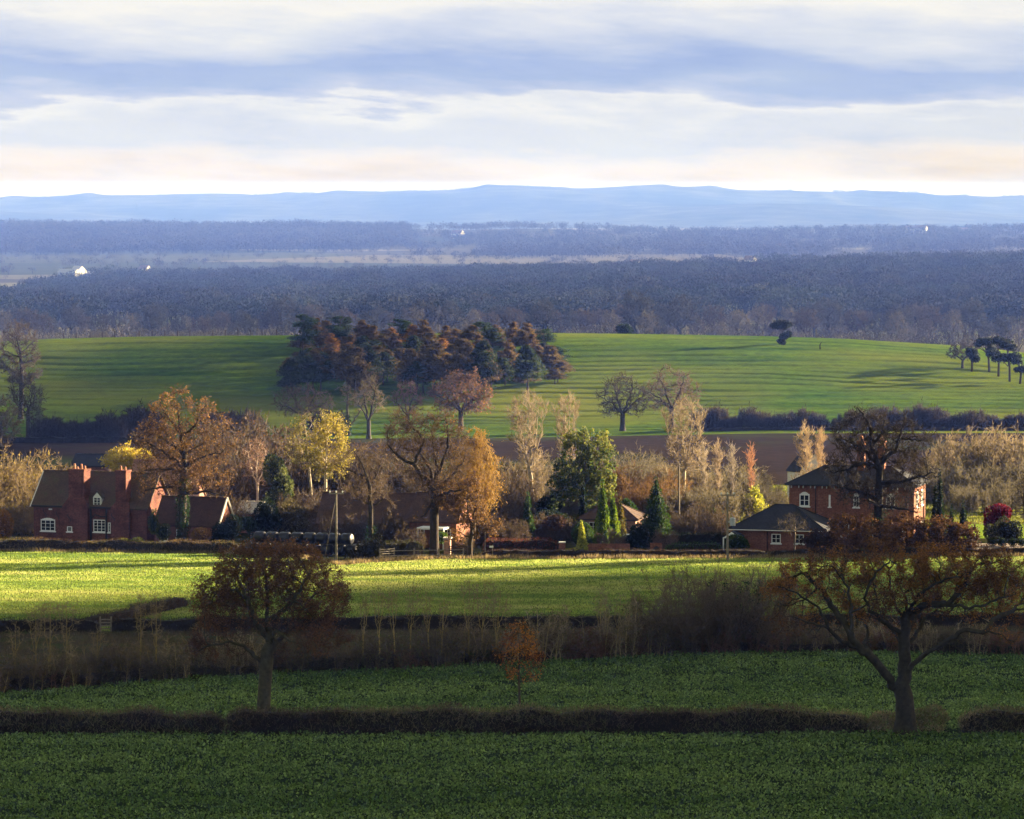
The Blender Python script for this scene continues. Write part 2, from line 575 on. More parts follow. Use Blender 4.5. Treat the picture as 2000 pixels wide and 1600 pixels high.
def fields_extra(t, p, c):
    vr = t.n('TexVoronoi', i_Scale=.0016); t.l(p, vr.inputs['Vector'])
    return t.mix(.7, c, t.ramp(t.math('FRACT', t.math('MULTIPLY', vr.outputs['Color'], 3.1)), [(0, (.022, .032, .016)), (.35, (.11, .10, .065)), (.6, (.03, .028, .024)), (.8, (.085, .083, .055)), (1, (.20, .175, .12))]))


M_FIELDS = m_ground('distant_fields', [(.35, (.04, .045, .025)), (.65, (.08, .075, .045))], .002, .02, .3, bump=0.0, extra=fields_extra)
M_MIDHILL = m_ground('wooded_hill', [(.35, (.03, .035, .02)), (.65, (.06, .055, .035))], .004, .02, .4, bump=0.0)
M_RIDGE = m_ground('far_ridge', [(.38, (.012, .016, .013)), (.5, (.042, .044, .033)), (.6, (.012, .017, .014))], .0012, .008, .4, (1, .4, 1), bump=0.0)


def rough_disp(a, fr):
    return lambda X, Y, t: a * (vnoise(np.stack([X * fr, Y * fr], -1)) - .5) * np.sin(PI * np.clip(t, 0, 1)) ** .3


def terrace(X, Y, t):
    w = vnoise(np.stack([X * .02, Y * .03], -1)) * 9 + X * .012
    nz = vnoise(np.stack([X * .03, Y * .12], -1), 3)
    amp = .30 * np.sin(PI * np.clip(t, 0, 1)) ** .4
    ph = ((Y + w * 2.2) / 8.5) % 1.0
    br = np.clip(vnoise(np.stack([X * .05, Y * .16], -1), 8) * 2.2 - .5, 0, 1.2)
    return amp * (-2.0 * np.exp(-((ph - .5) / .10) ** 2) * (.45 + .6 * br) + .35 * (nz - .5) + .3 * (vnoise(np.stack([X * .4, Y * .7], -1), 9) - .5))


sheet('hillside', M_SOIL, -60, 188, 30)
sheet('crop_field', M_SOIL, 188, 231, 30)
sheet('crop_field', M_SOIL, 231, YB, 40)
sheet('rough_field', M_ROUGH, YB, YM0, 50, disp=rough_disp(.5, .25))
sheet('meadow', M_MEADOW, YM0, YM1, 90)
sheet('garden_ground', M_GARDEN, YM1, 452, 30)
sheet('paddock', M_PADDOCK, 452, 545, 30)
sheet('ploughed_field', M_PLOUGH, 545, 772, 60, disp=rough_disp(.8, .03))
UH = np.concatenate([np.linspace(-2600, -150, 22), np.linspace(-100, 2100, 240), np.linspace(2150, 4600, 22)])
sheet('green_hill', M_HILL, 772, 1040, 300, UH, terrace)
sheet('valley_floor', M_VALLEY, 1040, 3250, 60)
sheet('distant_fields', M_FIELDS, 3250, 5350, 60)
sheet('wooded_hill', M_MIDHILL, 5350, 7300, 40)
sheet('far_plain', M_FIELDS, 7300, 10000, 20)
URD = np.concatenate([np.linspace(-5000, -150, 40), np.linspace(-100, 2100, 900), np.linspace(2150, 7000, 40)])


def ridge_disp(X, Y, t):
    return 9 * (vnoise(np.stack([X * .012, Y * .002], -1), 5)) ** 2 * t + 60 * (vnoise(np.stack([X * .0012, Y * .0009], -1), 6) - .5) * np.sin(PI * t) 


sheet('far_ridge', M_RIDGE, 10000, 13000, 40, URD, ridge_disp)
sheet('far_ridge', M_RIDGE, 13000, 13500, 4, URD, lambda X, Y, t: ridge_disp(X, Y, 1 - t * .9) * (1 - t))

# ------------------------------------------------------------------ unseen cloud banks added out of frame, shaped to shade parts of the valley
M_CLOUD = m_plain('cloud_white', (.8, .8, .8), 1.0, 0, .02, .1)


def make_shade_cloud(label, poly, H, seed, thick=45):
    """a lumpy cloud bank whose shadow falls on the ground inside poly = [(u, Y)]"""
    g0 = [((u - 1000) / F * Y, Y) for u, Y in poly]
    zz = gz([q[0] for q in g0], [q[1] for q in g0])
    k = (H - np.clip(zz, -15, 12)) / math.tan(SUN_EL)
    pg = np.array(g0) + np.array([math.cos(SUN_AZ), math.sin(SUN_AZ)])[None] * k[:, None]
    lo, hi = pg.min(0) - 30, pg.max(0) + 30
    nx, ny = int((hi[0] - lo[0]) / 7) + 2, int((hi[1] - lo[1]) / 7) + 2
    X, Y = np.meshgrid(np.linspace(lo[0], hi[0], nx), np.linspace(lo[1], hi[1], ny), indexing='ij')
    Q = np.stack([X, Y], -1)
    A = pg; B = np.roll(pg, -1, 0)
    ins = np.zeros(X.shape, bool); dist = np.full(X.shape, 1e9)
    for a, b in zip(A, B):
        c = ((a[1] > Y) != (b[1] > Y)) & (X < (b[0] - a[0]) * (Y - a[1]) / (b[1] - a[1] + 1e-12) + a[0])
        ins ^= c
        ab = b - a; t = np.clip(((Q - a) @ ab) / (ab @ ab + 1e-9), 0, 1)
        dist = np.minimum(dist, np.linalg.norm(Q - (a + t[..., None] * ab), axis=-1))
    sd = np.where(ins, dist, -dist)
    sd = sd + 16 * (vnoise(Q / np.array([60, 16]), seed) - .5) + 10 * (vnoise(Q / 11, seed + 1) - .5)
    ok = sd > 0
    th = np.sqrt(np.clip(sd, 0, 60) / 60) * thick * (.5 + vnoise(Q / 30, seed + 2)) + 1.0
    idx = -np.ones(X.shape, int); idx[ok] = np.arange(ok.sum())
    n = ok.sum()
    V = np.concatenate([np.stack([X[ok], Y[ok], np.full(n, CZ * 0 + H) + th[ok] * .04], -1), np.stack([X[ok], Y[ok], H + th[ok]], -1)])
    q = ok[:-1, :-1] & ok[1:, :-1] & ok[1:, 1:] & ok[:-1, 1:]
    f = np.stack([idx[:-1, :-1][q], idx[1:, :-1][q], idx[1:, 1:][q], idx[:-1, 1:][q]], -1)
    F_ = np.concatenate([f[:, ::-1], f + n])
    ed = {}
    for a_, b_, c_, d_ in f:
        for e in ((a_, b_), (b_, c_), (c_, d_), (d_, a_)):
            if (e[1], e[0]) in ed: del ed[(e[1], e[0])]
            else: ed[e] = 1
    side = np.array([(a_, b_, b_ + n, a_ + n) for a_, b_ in ed]).reshape(-1, 4)
    g = Geo(); kk = g.add(V)
    g.f4.append(np.concatenate([F_, side]) + kk); g.c4.append(np.full((len(F_) + len(side), 3), .8))
    o = g.build('cloud', M_CLOUD, smooth=True)
    tag(o, label, None, None, 'stuff')


make_shade_cloud('long low cloud bank out of view, added to shade the foreground fields',
           [(-2500, 120), (-2500, 150), (-1200, 306), (760, 307), (930, 322), (1090, 366), (1300, 386), (1600, 394), (1900, 399), (2300, 397), (2900, 401), (3600, 300), (4500, 100), (2500, -60), (-2500, -60)], 330, 71)
make_shade_cloud('smaller cloud out of view, added to shade the left of the green hill',
           [(-500, 535), (330, 535), (360, 760), (560, 785), (640, 812), (560, 900), (520, 1005), (430, 1010), (270, 930), (205, 850), (120, 795), (-500, 795)], 360, 72, 14)
# ------------------------------------------------------------------ growing things
def unit(a):
    return a / (np.linalg.norm(a, axis=-1, keepdims=True) + 1e-9)


def rdir(rng, n):
    return unit(rng.normal(size=(n, 3)))


def grow(rng, seeds, att, D, di=4.0, dk=None, trop=(0, 0, .12), jit=.35, iters=140):
    """space colonisation; seeds = (positions, parents)"""
    dk = dk or 1.8 * D
    pos = [np.array(p, float) for p in seeds[0]]; par = list(seeds[1])
    nch = [0] * len(pos)
    for p in par:
        if p >= 0: nch[p] += 1
    A = att.copy()
    PN = np.array(pos)
    near = np.zeros(len(A), int); dist = np.full(len(A), 1e9)

    def upd(idx):
        nonlocal near, dist
        for s in range(0, len(idx), 400):
            ii = idx[s:s + 400]
            q = np.array([pos[i] for i in ii])
            d = np.linalg.norm(A[:, None] - q[None], axis=2)
            k = d.argmin(1); m = d[np.arange(len(A)), k]
            b = m < dist
            near[b] = np.array(ii)[k[b]]; dist[b] = m[b]
    upd(list(range(len(pos))))
    trop = np.array(trop)
    for it in range(iters):
        ok = dist > dk
        A, near, dist = A[ok], near[ok], dist[ok]
        if len(A) == 0: break
        val = dist < di
        if not val.any():
            di *= 1.4
            if di > 60: break
            continue
        sm = np.zeros((len(pos), 3))
        np.add.at(sm, near[val], unit(A[val] - np.array(pos)[near[val]]))
        cand = np.unique(near[val])
        new = []
        for i in cand:
            if nch[i] >= 3: continue
            d = sm[i] / (np.linalg.norm(sm[i]) + 1e-9) + trop + rng.normal(size=3) * jit
            if par[i] >= 0:
                pd = pos[i] - pos[par[i]]; d += .45 * pd / (np.linalg.norm(pd) + 1e-9)
            d /= np.linalg.norm(d) + 1e-9
            new.append(len(pos)); pos.append(pos[i] + D * d); par.append(int(i)); nch.append(0); nch[i] += 1
        if not new: break
        upd(new)
    return np.array(pos), np.array(par)


def skeleton(pos, par, R, rt, nexp=None):
    n = len(pos)
    tips = np.zeros(n); kids = [[] for _ in range(n)]
    for i in range(n):
        if par[i] >= 0: kids[par[i]].append(i)
    order = topo(par, kids)
    for i in reversed(order):
        tips[i] = 1 if not kids[i] else sum(tips[k] for k in kids[i])
    nn = nexp or max(1.6, math.log(max(tips[0], 2)) / math.log(R / rt))
    rad = rt * tips ** (1 / nn)
    return tips, kids, rad


def topo(par, kids):
    st = [i for i in range(len(par)) if par[i] < 0]; out = []
    while st:
        i = st.pop(); out.append(i); st.extend(kids[i])
    return out


def limbs_mesh(g, pos, par, kids, tips, rad, col, flare=1.5, rmin=0.0, rng=None):
    starts = [(i, None) for i in range(len(pos)) if par[i] < 0]
    while starts:
        i, p = starts.pop()
        ch = [] if p is None else [p]
        k = i
        while True:
            ch.append(k)
            if not kids[k]: break
            m = max(kids[k], key=lambda q: tips[q])
            for q in kids[k]:
                if q != m: starts.append((q, k))
            k = m
        if len(ch) < 2: continue
        r = rad[ch].copy()
        if p is not None: r[0] = min(r[0], r[1] * 1.25)
        if r.max() < rmin: continue
        pts = pos[ch]
        if p is None and flare > 1:
            h = np.linalg.norm(pts - pts[0], axis=1)
            r = r * (1 + (flare - 1) * np.exp(-h / (r[0] * 1.6)))
        mx = r.max()
        sides = 9 if mx > .25 else 6 if mx > .1 else 4 if mx > .045 else 3
        c = np.array(col) * (1 if rng is None else rng.uniform(.8, 1.25))
        g.tube(pts, r, sides, c)


TWK, PERK = 1.6, 1


def twigs(g, rng, base, bdir, per, L, w, col, sub=3, up=.15, spread=.9, cvar=.25, droop=0.0):
    """fine twigs as slim tapering slivers; returns points along them"""
    w *= TWK; per = per + PERK
    n = len(base) * per
    b = np.repeat(base, per, 0); d0 = np.repeat(bdir, per, 0)
    d = unit(d0 * .7 + rdir(rng, n) * spread + np.array([0, 0, up]))
    l = L * rng.uniform(.45, 1.1, n)[:, None]
    tip = b + d * l + np.array([0, 0, -droop]) * l
    s = unit(np.cross(d, rdir(rng, n))) * w * .5
    cc = np.array(col)[None] * rng.uniform(1 - cvar, 1 + cvar, (n, 1))
    g.tris(b - s, b + s, tip, cc)
    pts = [tip, b + (tip - b) * .6]
    if sub:
        m = n * sub
        f = rng.uniform(.25, .95, m)[:, None]
        bb = np.repeat(b, sub, 0); tt = np.repeat(tip, sub, 0)
        q = bb + (tt - bb) * f
        dd = unit(np.repeat(d, sub, 0) * .8 + rdir(rng, m) * spread + np.array([0, 0, up]))
        ll = np.repeat(l, sub, 0) * rng.uniform(.3, .7, m)[:, None]
        t2 = q + dd * ll + np.array([0, 0, -droop]) * ll
        s2 = unit(np.cross(dd, rdir(rng, m))) * w * .32
        g.tris(q - s2, q + s2, t2, np.array(col)[None] * rng.uniform(1 - cvar, 1 + cvar, (m, 1)))
        pts += [t2, q + (t2 - q) * rng.uniform(.3, .8, m)[:, None]]
    return np.concatenate(pts)


def leaves(g, rng, pts, n, size, cols, clump=1.2, thresh=.45, spread=.12, flat=0.0, seed=1, keepf=None):
    if n <= 0 or len(pts) == 0: return
    if keepf is not None: pts = pts[keepf(pts) > rng.uniform(0, 1, len(pts))]
    p = pts[rng.integers(0, len(pts), n * 3)]
    k = vnoise(p / clump, seed) if clump else np.ones(len(p))
    keep = k + rng.uniform(-.12, .12, len(p)) > thresh
    p, k = p[keep][:n], k[keep][:n]
    m = len(p)
    if m == 0: return
    p = p + rng.normal(size=(m, 3)) * spread
    a = rdir(rng, m); a[:, 2] *= (1 - flat); a = unit(a)
    b = unit(np.cross(a, rdir(rng, m)))
    sz = size * rng.uniform(.6, 1.25, (m, 1))
    cols = np.array(cols, float)
    t = np.clip(vnoise(p / (clump * 1.7 + .01), seed + 7) * 1.4 - .2 + rng.normal(size=m) * .22, 0, .999) * (len(cols) - 1)
    i = np.minimum(t.astype(int), len(cols) - 2) if len(cols) > 1 else np.zeros(m, int)
    c = cols[i] + (cols[np.minimum(i + 1, len(cols) - 1)] - cols[i]) * (t - i)[:, None]
    c = c * rng.uniform(.7, 1.3, (m, 1))
    g.quads(p - a * sz * .5, p + b * sz * .32, p + a * sz * .5, p - b * sz * .32, c)


def ell_points(rng, ells, n, shell=.5):
    """points in a union of ellipsoids (cx,cy,cz,rx,ry,rz)"""
    e = np.array(ells, float)
    w = e[:, 3] * e[:, 4] * e[:, 5]; w = w / w.sum()
    k = rng.choice(len(e), n, p=w)
    r = rng.uniform(0, 1, n) ** (1 / 3)
    r = np.where(rng.uniform(0, 1, n) < shell, rng.uniform(.72, 1.0, n), r)
    return e[k, :3] + rdir(rng, n) * r[:, None] * e[k, 3:]


def polyline(pts, D):
    """resample a polyline with step about D"""
    out = [np.array(pts[0], float)]
    for a, b in zip(pts[:-1], pts[1:]):
        a = np.array(a, float); b = np.array(b, float)
        m = max(1, int(round(np.linalg.norm(b - a) / D)))
        for i in range(1, m + 1): out.append(a + (b - a) * i / m)
    return out


def make_tree(name, label, u, Y, R, trunk, ells, limbs=(), seed=1, natt=700, D=.35, rt=.016, bark=(.04, .032, .024),
              twig=(.05, .037, .027), per=3, tl=.7, tw=.022, sub=3, up=.15, droop=0.0, leaf=None, nleaf=0, lsize=.16, clump=1.2, thresh=.42,
              shell=.55, group=None, cat='tree', jit=.35, trop=(0, 0, .1), dk=None, kt=2, ivy=None, pr=None, flare=1.6, nexp=None, di=4.0, extra=None, keepf=None, limbk=.5):
    """trunk/limbs: lists of (u, v[, depth offset in m]); ells: (u, v, ru, rv[, depth, ry])"""
    rng = np.random.default_rng(seed)
    base = spot(u, Y) if pr is None else np.array(pr, float)
    k = Y / F

    def loc(p):
        dy = p[2] if len(p) > 2 else 0.0
        q = P(p[0], p[1], Y)
        return np.array([q[0] - base[0], dy, q[2] - base[2]])
    tr = [np.array([0, 0, -.15])] + [loc(p) for p in trunk]
    pts = polyline(tr, D)
    pos = list(pts); par = [-1] + list(range(len(pts) - 1)); gr = {}
    for lb in limbs:
        lp = [loc(p) for p in lb]
        d = [np.linalg.norm(q - lp[0]) for q in pos]
        j = int(np.argmin(d))
        q = polyline([pos[j]] + lp[(1 if d[j] < D else 0):], D)[1:]
        for i, pt in enumerate(q):
            jt = rng.normal(size=3) * D * .14
            pos.append(pt + jt); par.append(j if i == 0 else len(pos) - 2)
            gr[len(pos) - 1] = max(R * limbk * min(1, .45 + len(q) * D / 14), gr.get(j, 0) * 0) * (1 - .8 * (i + 1) / (len(q) + 1)) if j not in gr else min(gr[j] * .85, R * limbk * min(1, .45 + len(q) * D / 14)) * (1 - .8 * (i + 1) / (len(q) + 1))
    E = []
    for e in ells:
        dy = e[4] if len(e) > 4 else 0.0
        c = loc((e[0], e[1], dy)); rx, rz = e[2] * k, e[3] * k
        E.append((c[0], c[1], c[2], rx, e[5] if len(e) > 5 else (rx + rz) * .5, rz))
    att = ell_points(rng, E, natt, shell)
    att = att[att[:, 2] > .6]
    pos, par = grow(rng, (pos, par), att, D, di, dk, trop, jit)
    tips, kids, rad = skeleton(pos, par, R, rt, nexp)
    for i_, r_ in gr.items(): rad[i_] = max(rad[i_], r_)
    root = empty(name, base, label, cat, group)
    g = Geo()
    limbs_mesh(g, pos, par, kids, tips, rad, bark, flare, rng=rng)
    g.build('trunk', M_BARK, root, smooth=True)
    c = Geo()
    fine = np.where(tips <= kt)[0]; fine = fine[par[fine] >= 0]
    bd = unit(pos[fine] - pos[par[fine]])
    tp = twigs(c, rng, pos[fine], bd, per, tl, tw, twig, sub, up, .9, .3, droop)
    if nleaf:
        leaves(c, rng, tp, nleaf, lsize, leaf, clump, thresh, .06 + .25 * lsize, seed=seed, keepf=keepf)
    if extra: extra(c, rng, pos, tips, base)
    c.build('crown', M_LEAF, root)
    if ivy:
        iv = Geo()
        th = np.where((rad > ivy[1]) & (pos[:, 2] < ivy[0]))[0]
        q = pos[rng.choice(th, ivy[2])] + rdir(rng, ivy[2]) * (rad[th].mean() + .22) * rng.uniform(.7, 1.3, (ivy[2], 1))
        leaves(iv, rng, q, ivy[2], .2, [(.012, .03, .01), (.03, .055, .015)], .7, .1, .12, seed=seed)
        iv.build('ivy', M_LEAF, root)
    return root


def make_bush(name, label, loc, h, spread, nst, seed, bark=(.05, .04, .025), twig=(.05, .04, .028), leaf=None, nleaf=0, lsize=.14, per=2, tl=.6, tw=.025,
              group=None, upright=.6, r0=.03, sub=3, clump=.9, thresh=.4, cat='bush', base_r=.25, arch=.0, seg=8, sides=3, ft=.25, droop=0.0):
    """many-stemmed shrub: stems fan from the ground, side branches and twigs on the upper part"""
    rng = np.random.default_rng(seed)
    root = empty(name, loc, label, cat, group)
    g = Geo(); c = Geo()
    B, Dr = [], []
    for s in range(nst):
        a = rng.uniform(0, 2 * PI); rr = rng.uniform(0, 1) ** .5
        b = np.array([math.cos(a) * rr * base_r * spread, math.sin(a) * rr * base_r * spread, -.1])
        hh = h * rng.uniform(.6, 1.03) * (1 - .25 * rr)
        d = np.array([math.cos(a) * rr * (1 - upright) * 1.4, math.sin(a) * rr * (1 - upright) * 1.4, 1.0])
        pts = [b]; step = hh / seg
        for i in range(seg):
            d = unit(d + rng.normal(size=3) * .13 + np.array([math.cos(a), math.sin(a), 0]) * arch * i / seg - np.array([0, 0, arch * .8 * i / seg]))
            pts.append(pts[-1] + d * step)
        pts = np.array(pts)
        lim = spread * .5 * 1.15
        q = np.linalg.norm(pts[:, :2], axis=1); f = np.minimum(1, lim / np.maximum(q, 1e-6)); pts[:, :2] *= f[:, None]
        rad = r0 * np.linspace(1, .25, seg + 1) * rng.uniform(.6, 1.3)
        g.tube(pts, rad, sides, np.array(bark) * rng.uniform(.75, 1.3))
        i0 = int(seg * ft)
        for i in range(i0, seg + 1):
            B.append(pts[i]); Dr.append(unit(pts[i] - pts[max(i - 1, 0)]))
    B, Dr = np.array(B), np.array(Dr)
    tp = twigs(c, rng, B, Dr, per, tl, tw, twig, sub, .2, .85, .3, droop)
    if nleaf: leaves(c, rng, tp, nleaf, lsize, leaf, clump, thresh, .1, seed=seed)
    c.merge(g)
    c.build('crown', M_LEAF, root)
    return root


def make_blob(name, label, loc, ells, n, size, cols, seed=1, trunk=None, group=None, cat='bush', core=None, rough=.22, up=.3, elong=1.0, clump=.7):
    """dense evergreen: leaf-sized faces over lumpy ellipsoids (cx,cy,cz,rx,ry,rz) in metres round a twiggy core"""
    rng = np.random.default_rng(seed)
    root = empty(name, loc, label, cat, group)
    e = np.array(ells, float)
    w = (e[:, 3] * e[:, 4] + e[:, 3] * e[:, 5] + e[:, 4] * e[:, 5]); w /= w.sum()
    k = rng.choice(len(e), n, p=w)
    d = rdir(rng, n)
    q = e[k, :3] + d * e[k, 3:]
    nz = vnoise(q / (clump), seed) - .5
    r = 1 + rough * nz * 2 - np.abs(rng.normal(size=n)) * .13
    p = e[k, :3] + d * e[k, 3:] * r[:, None]
    ok = p[:, 2] > 0.02
    p, d = p[ok], d[ok]; m = len(p)
    a = unit(d * .8 + rdir(rng, m) * .7 + np.array([0, 0, up])); b = unit(np.cross(a, rdir(rng, m)))
    sz = size * rng.uniform(.6, 1.3, (m, 1))
    cols = np.array(cols, float)
    t = np.clip(vnoise(p / (clump * 1.3), seed + 3) * 1.3 - .15 + rng.normal(size=m) * .2, 0, .999) * (len(cols) - 1)
    i = t.astype(int); i2 = np.minimum(i + 1, len(cols) - 1)
    c = (cols[i] + (cols[i2] - cols[i]) * (t - i)[:, None]) * rng.uniform(.7, 1.3, (m, 1))
    g = Geo()
    g.quads(p, p + a * sz * .5 + b * sz * .3, p + a * sz * elong, p + a * sz * .5 - b * sz * .3, c)
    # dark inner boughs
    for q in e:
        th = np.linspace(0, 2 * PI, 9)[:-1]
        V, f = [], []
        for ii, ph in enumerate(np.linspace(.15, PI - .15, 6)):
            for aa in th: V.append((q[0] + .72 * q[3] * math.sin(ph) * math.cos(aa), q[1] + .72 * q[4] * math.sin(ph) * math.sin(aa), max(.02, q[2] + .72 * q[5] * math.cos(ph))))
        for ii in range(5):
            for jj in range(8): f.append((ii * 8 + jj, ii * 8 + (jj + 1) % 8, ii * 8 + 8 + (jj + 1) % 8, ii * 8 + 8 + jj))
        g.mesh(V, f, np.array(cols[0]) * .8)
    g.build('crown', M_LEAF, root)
    if trunk:
        t_ = Geo(); t_.tube([(0, 0, -.1), (0, 0, trunk[0] * .5), (0, 0, trunk[0])], [trunk[1], trunk[1] * .8, trunk[1] * .5], 6, (.04, .03, .02))
        t_.build('trunk', M_BARK, root)
    return root


def cone_ells(h, r, n=7, top=.12, z0=0.0):
    out = []
    for i in range(n):
        t = i / (n - 1)
        rr = r * (1 - t) ** .8 + top * r
        out.append((0, 0, z0 + (h - z0) * (.10 + .86 * t * .97), rr, rr, (h - z0) / n * .85))
    return out


def make_conifer(name, label, loc, h, seed, kind='pine', bark=(.07, .045, .035), cols=((.012, .022, .012), (.025, .04, .016)), group=None, r=.22, crown=.45, spread=.22, dens=1.0, lean=0.0):
    rng = np.random.default_rng(seed)
    root = empty(name, loc, label, 'tree', group)
    g = Geo(); c = Geo()
    hh = np.linspace(0, 1, 9)
    pts = np.stack([lean * h * hh ** 1.5 + rng.normal(size=9) * .012 * h * hh, rng.normal(size=9) * .012 * h * hh, hh * h * .97 - .1], 1)
    g.tube(pts, r * (1 - .85 * hh), 6, bark)
    nb = int((34 if kind == 'pine' else 70) * dens)
    for i in range(nb):
        t = rng.uniform(1 - crown, 1.0)
        s = (t - (1 - crown)) / crown
        b = np.array([np.interp(t, hh, pts[:, k]) for k in range(3)])
        a = rng.uniform(0, 2 * PI)
        if kind == 'pine':
            L = h * spread * (.45 + .75 * math.sin(PI * min(1, .25 + .75 * s)) ** .7) * rng.uniform(.5, 1.1)
            dz = rng.uniform(-.05, .45)
        else:
            L = h * spread * (1.05 - s) ** .8 * rng.uniform(.6, 1.1) + .25
            dz = rng.uniform(-.25, .25)
        d = unit(np.array([math.cos(a), math.sin(a), dz]))
        e = b + d * L
        mid = (b + e) / 2 + np.array([0, 0, (-.05 if kind == 'pine' else -.08) * L])
        g.tube([b, mid, e], [r * .22, r * .14, r * .05], 3, np.array(bark) * .8)
        if kind == 'pine':
            n = int(130 * dens)
            R = np.array([.46 * L + .35, .46 * L + .35, .2 * L + .3])
            q = e - d * L * .15 + rdir(rng, n) * R * rng.uniform(.3, 1, (n, 1)) ** .5
            v = unit(rdir(rng, n) + np.array([0, 0, .6])); sz = .8
        else:
            n = int(105 * dens)
            f = rng.uniform(.1, 1.05, (n, 1))
            q = b + (e - b) * f + rng.normal(size=(n, 3)) * np.array([.2 * L, .2 * L, .07 * L + .06]) * (.4 + f)
            v = unit(d[None] * .6 + rdir(rng, n) + np.array([0, 0, -.25])); sz = .95
        w = unit(np.cross(v, rdir(rng, n)))
        s_ = sz * rng.uniform(.6, 1.3, (n, 1))
        cc = np.array(cols); tt = rng.uniform(0, 1, (n, 1))
        col = (cc[0] + (cc[1] - cc[0]) * tt) * rng.uniform(.7, 1.3) * rng.uniform(.75, 1.25, (n, 1))
        c.tris(q - w * s_ * .22, q + w * s_ * .22, q + v * s_, col)
    g.build('trunk', M_BARK, root)
    c.build('crown', M_LEAF, root)
    return root


def make_hedge(name, label, path, h, w, seed, cols, n_m=260, leaf=None, nleaf_m=0, core=(.03, .024, .016), sl=.45, tw=.05, group=None, topvar=.12, lsize=.1, gaps=0.0, lift=-.1, cat='hedge'):
    """clipped or rough hedge along a path of (x, Y) points"""
    rng = np.random.default_rng(seed)
    pp = np.array(path, float)
    seg = np.linalg.norm(np.diff(pp, axis=0), axis=1); cum = np.concatenate([[0], np.cumsum(seg)]); L = cum[-1]
    mid = pp.mean(0); base = np.array([mid[0], mid[1], g1(mid[0], mid[1])])

    def at(s):
        return np.stack([np.interp(s, cum, pp[:, 0]), np.interp(s, cum, pp[:, 1])], -1)
    s0 = np.linspace(0, L, 40); q0 = at(s0); z0 = gz(q0[:, 0], q0[:, 1])

    def place(s, o, z):
        q = at(s); e = at(np.minimum(s + .5, L)) - at(np.maximum(s - .5, 0)); e = unit(e)
        nrm = np.stack([-e[:, 1], e[:, 0]], -1)
        xy = q + nrm * o[:, None]
        gzv = np.interp(s, s0, z0)
        return np.stack([xy[:, 0] - base[0], xy[:, 1] - base[1], gzv - base[2] + z], -1)

    def top(s):
        e = np.clip(np.minimum(s, L - s) / .9, 0, 1) ** .5
        return (.55 + .45 * e) * h * (1 - topvar + topvar * 2 * vnoise(np.stack([s * .45, s * 0 + seed], -1), seed) + .5 * topvar * (vnoise(np.stack([s * 2.1, s * 0], -1), seed + 1) - .5))
    n = int(n_m * L)
    s = rng.uniform(0, L, n)
    T = top(s)
    fz = rng.uniform(0, 1, n) ** .8
    z = fz * T
    bulge = np.where(fz < .2, .75 + fz, 1.0) * (.85 + .3 * vnoise(np.stack([s * .9, z * 1.5], -1), seed + 2))
    side = np.where(rng.uniform(0, 1, n) < .72, rng.choice([-1, 1], n) * rng.uniform(.7, 1.02, n), rng.uniform(-1, 1, n))
    o = side * w * .5 * bulge
    if gaps:
        keep = (vnoise(np.stack([s * .8, z * .7], -1), seed + 5) > gaps * (1.1 - fz * .7)) 
        s, T, z, o, fz = s[keep], T[keep], z[keep], o[keep], fz[keep]; n = len(s)
    p = place(s, o, z + lift)
    d = unit(rdir(rng, n) * .75 + np.array([0, 0, .75]))
    ln = sl * rng.uniform(.5, 1.1, (n, 1)); ln = np.minimum(ln, np.maximum((T * 1.06 - z)[:, None], .08))
    sd = unit(np.cross(d, rdir(rng, n))) * tw * .5
    cols = np.array(cols, float)
    t = np.clip(vnoise(np.stack([s * .35, z * .9], -1), seed + 9) * 1.5 - .25 + rng.normal(size=n) * .2, 0, .999) * (len(cols) - 1)
    i = t.astype(int); i2 = np.minimum(i + 1, len(cols) - 1)
    c = (cols[i] + (cols[i2] - cols[i]) * (t - i)[:, None]) * rng.uniform(.6, 1.4, (n, 1))
    g = Geo()
    g.tris(p - sd, p + sd, p + d * ln, c)
    if nleaf_m: leaves(g, rng, p, int(nleaf_m * L), lsize, leaf, 1.2, .3, .05, seed=seed)
    if core is not None:
        m = max(8, int(L / .5)); sc = np.linspace(.1, L - .1, m); Tc = top(sc) * .84; ww = w * .5 * .72
        rows = []
        for oo, zf in ((-1, 0), (-1.0, .5), (-.8, 1), (.8, 1), (1, .5), (1, 0)):
            jt = rng.normal(size=m) * .05
            rows.append(place(sc, np.full(m, oo * ww) + jt, Tc * zf + lift + rng.normal(size=m) * .05 * (zf > 0)))
        V = np.stack(rows, 1); k = 6
        ii = np.arange(m - 1)[:, None] * k; jj = np.arange(k - 1)[None]
        f = np.stack([ii + jj, ii + k + jj, ii + k + jj + 1, ii + jj + 1], -1).reshape(-1, 4)
        kk = g.add(V); g.f4.append(f + kk); g.c4.append(g._c(core, len(f)))
    o_ = g.build(name, M_LEAF, loc=base)
    return tag(o_, label, cat, group)


def path_u(pts, n=None):
    """(u, Y) points -> (x, Y)"""
    return [tuple(spot(u, Y)[:2]) for u, Y in pts]
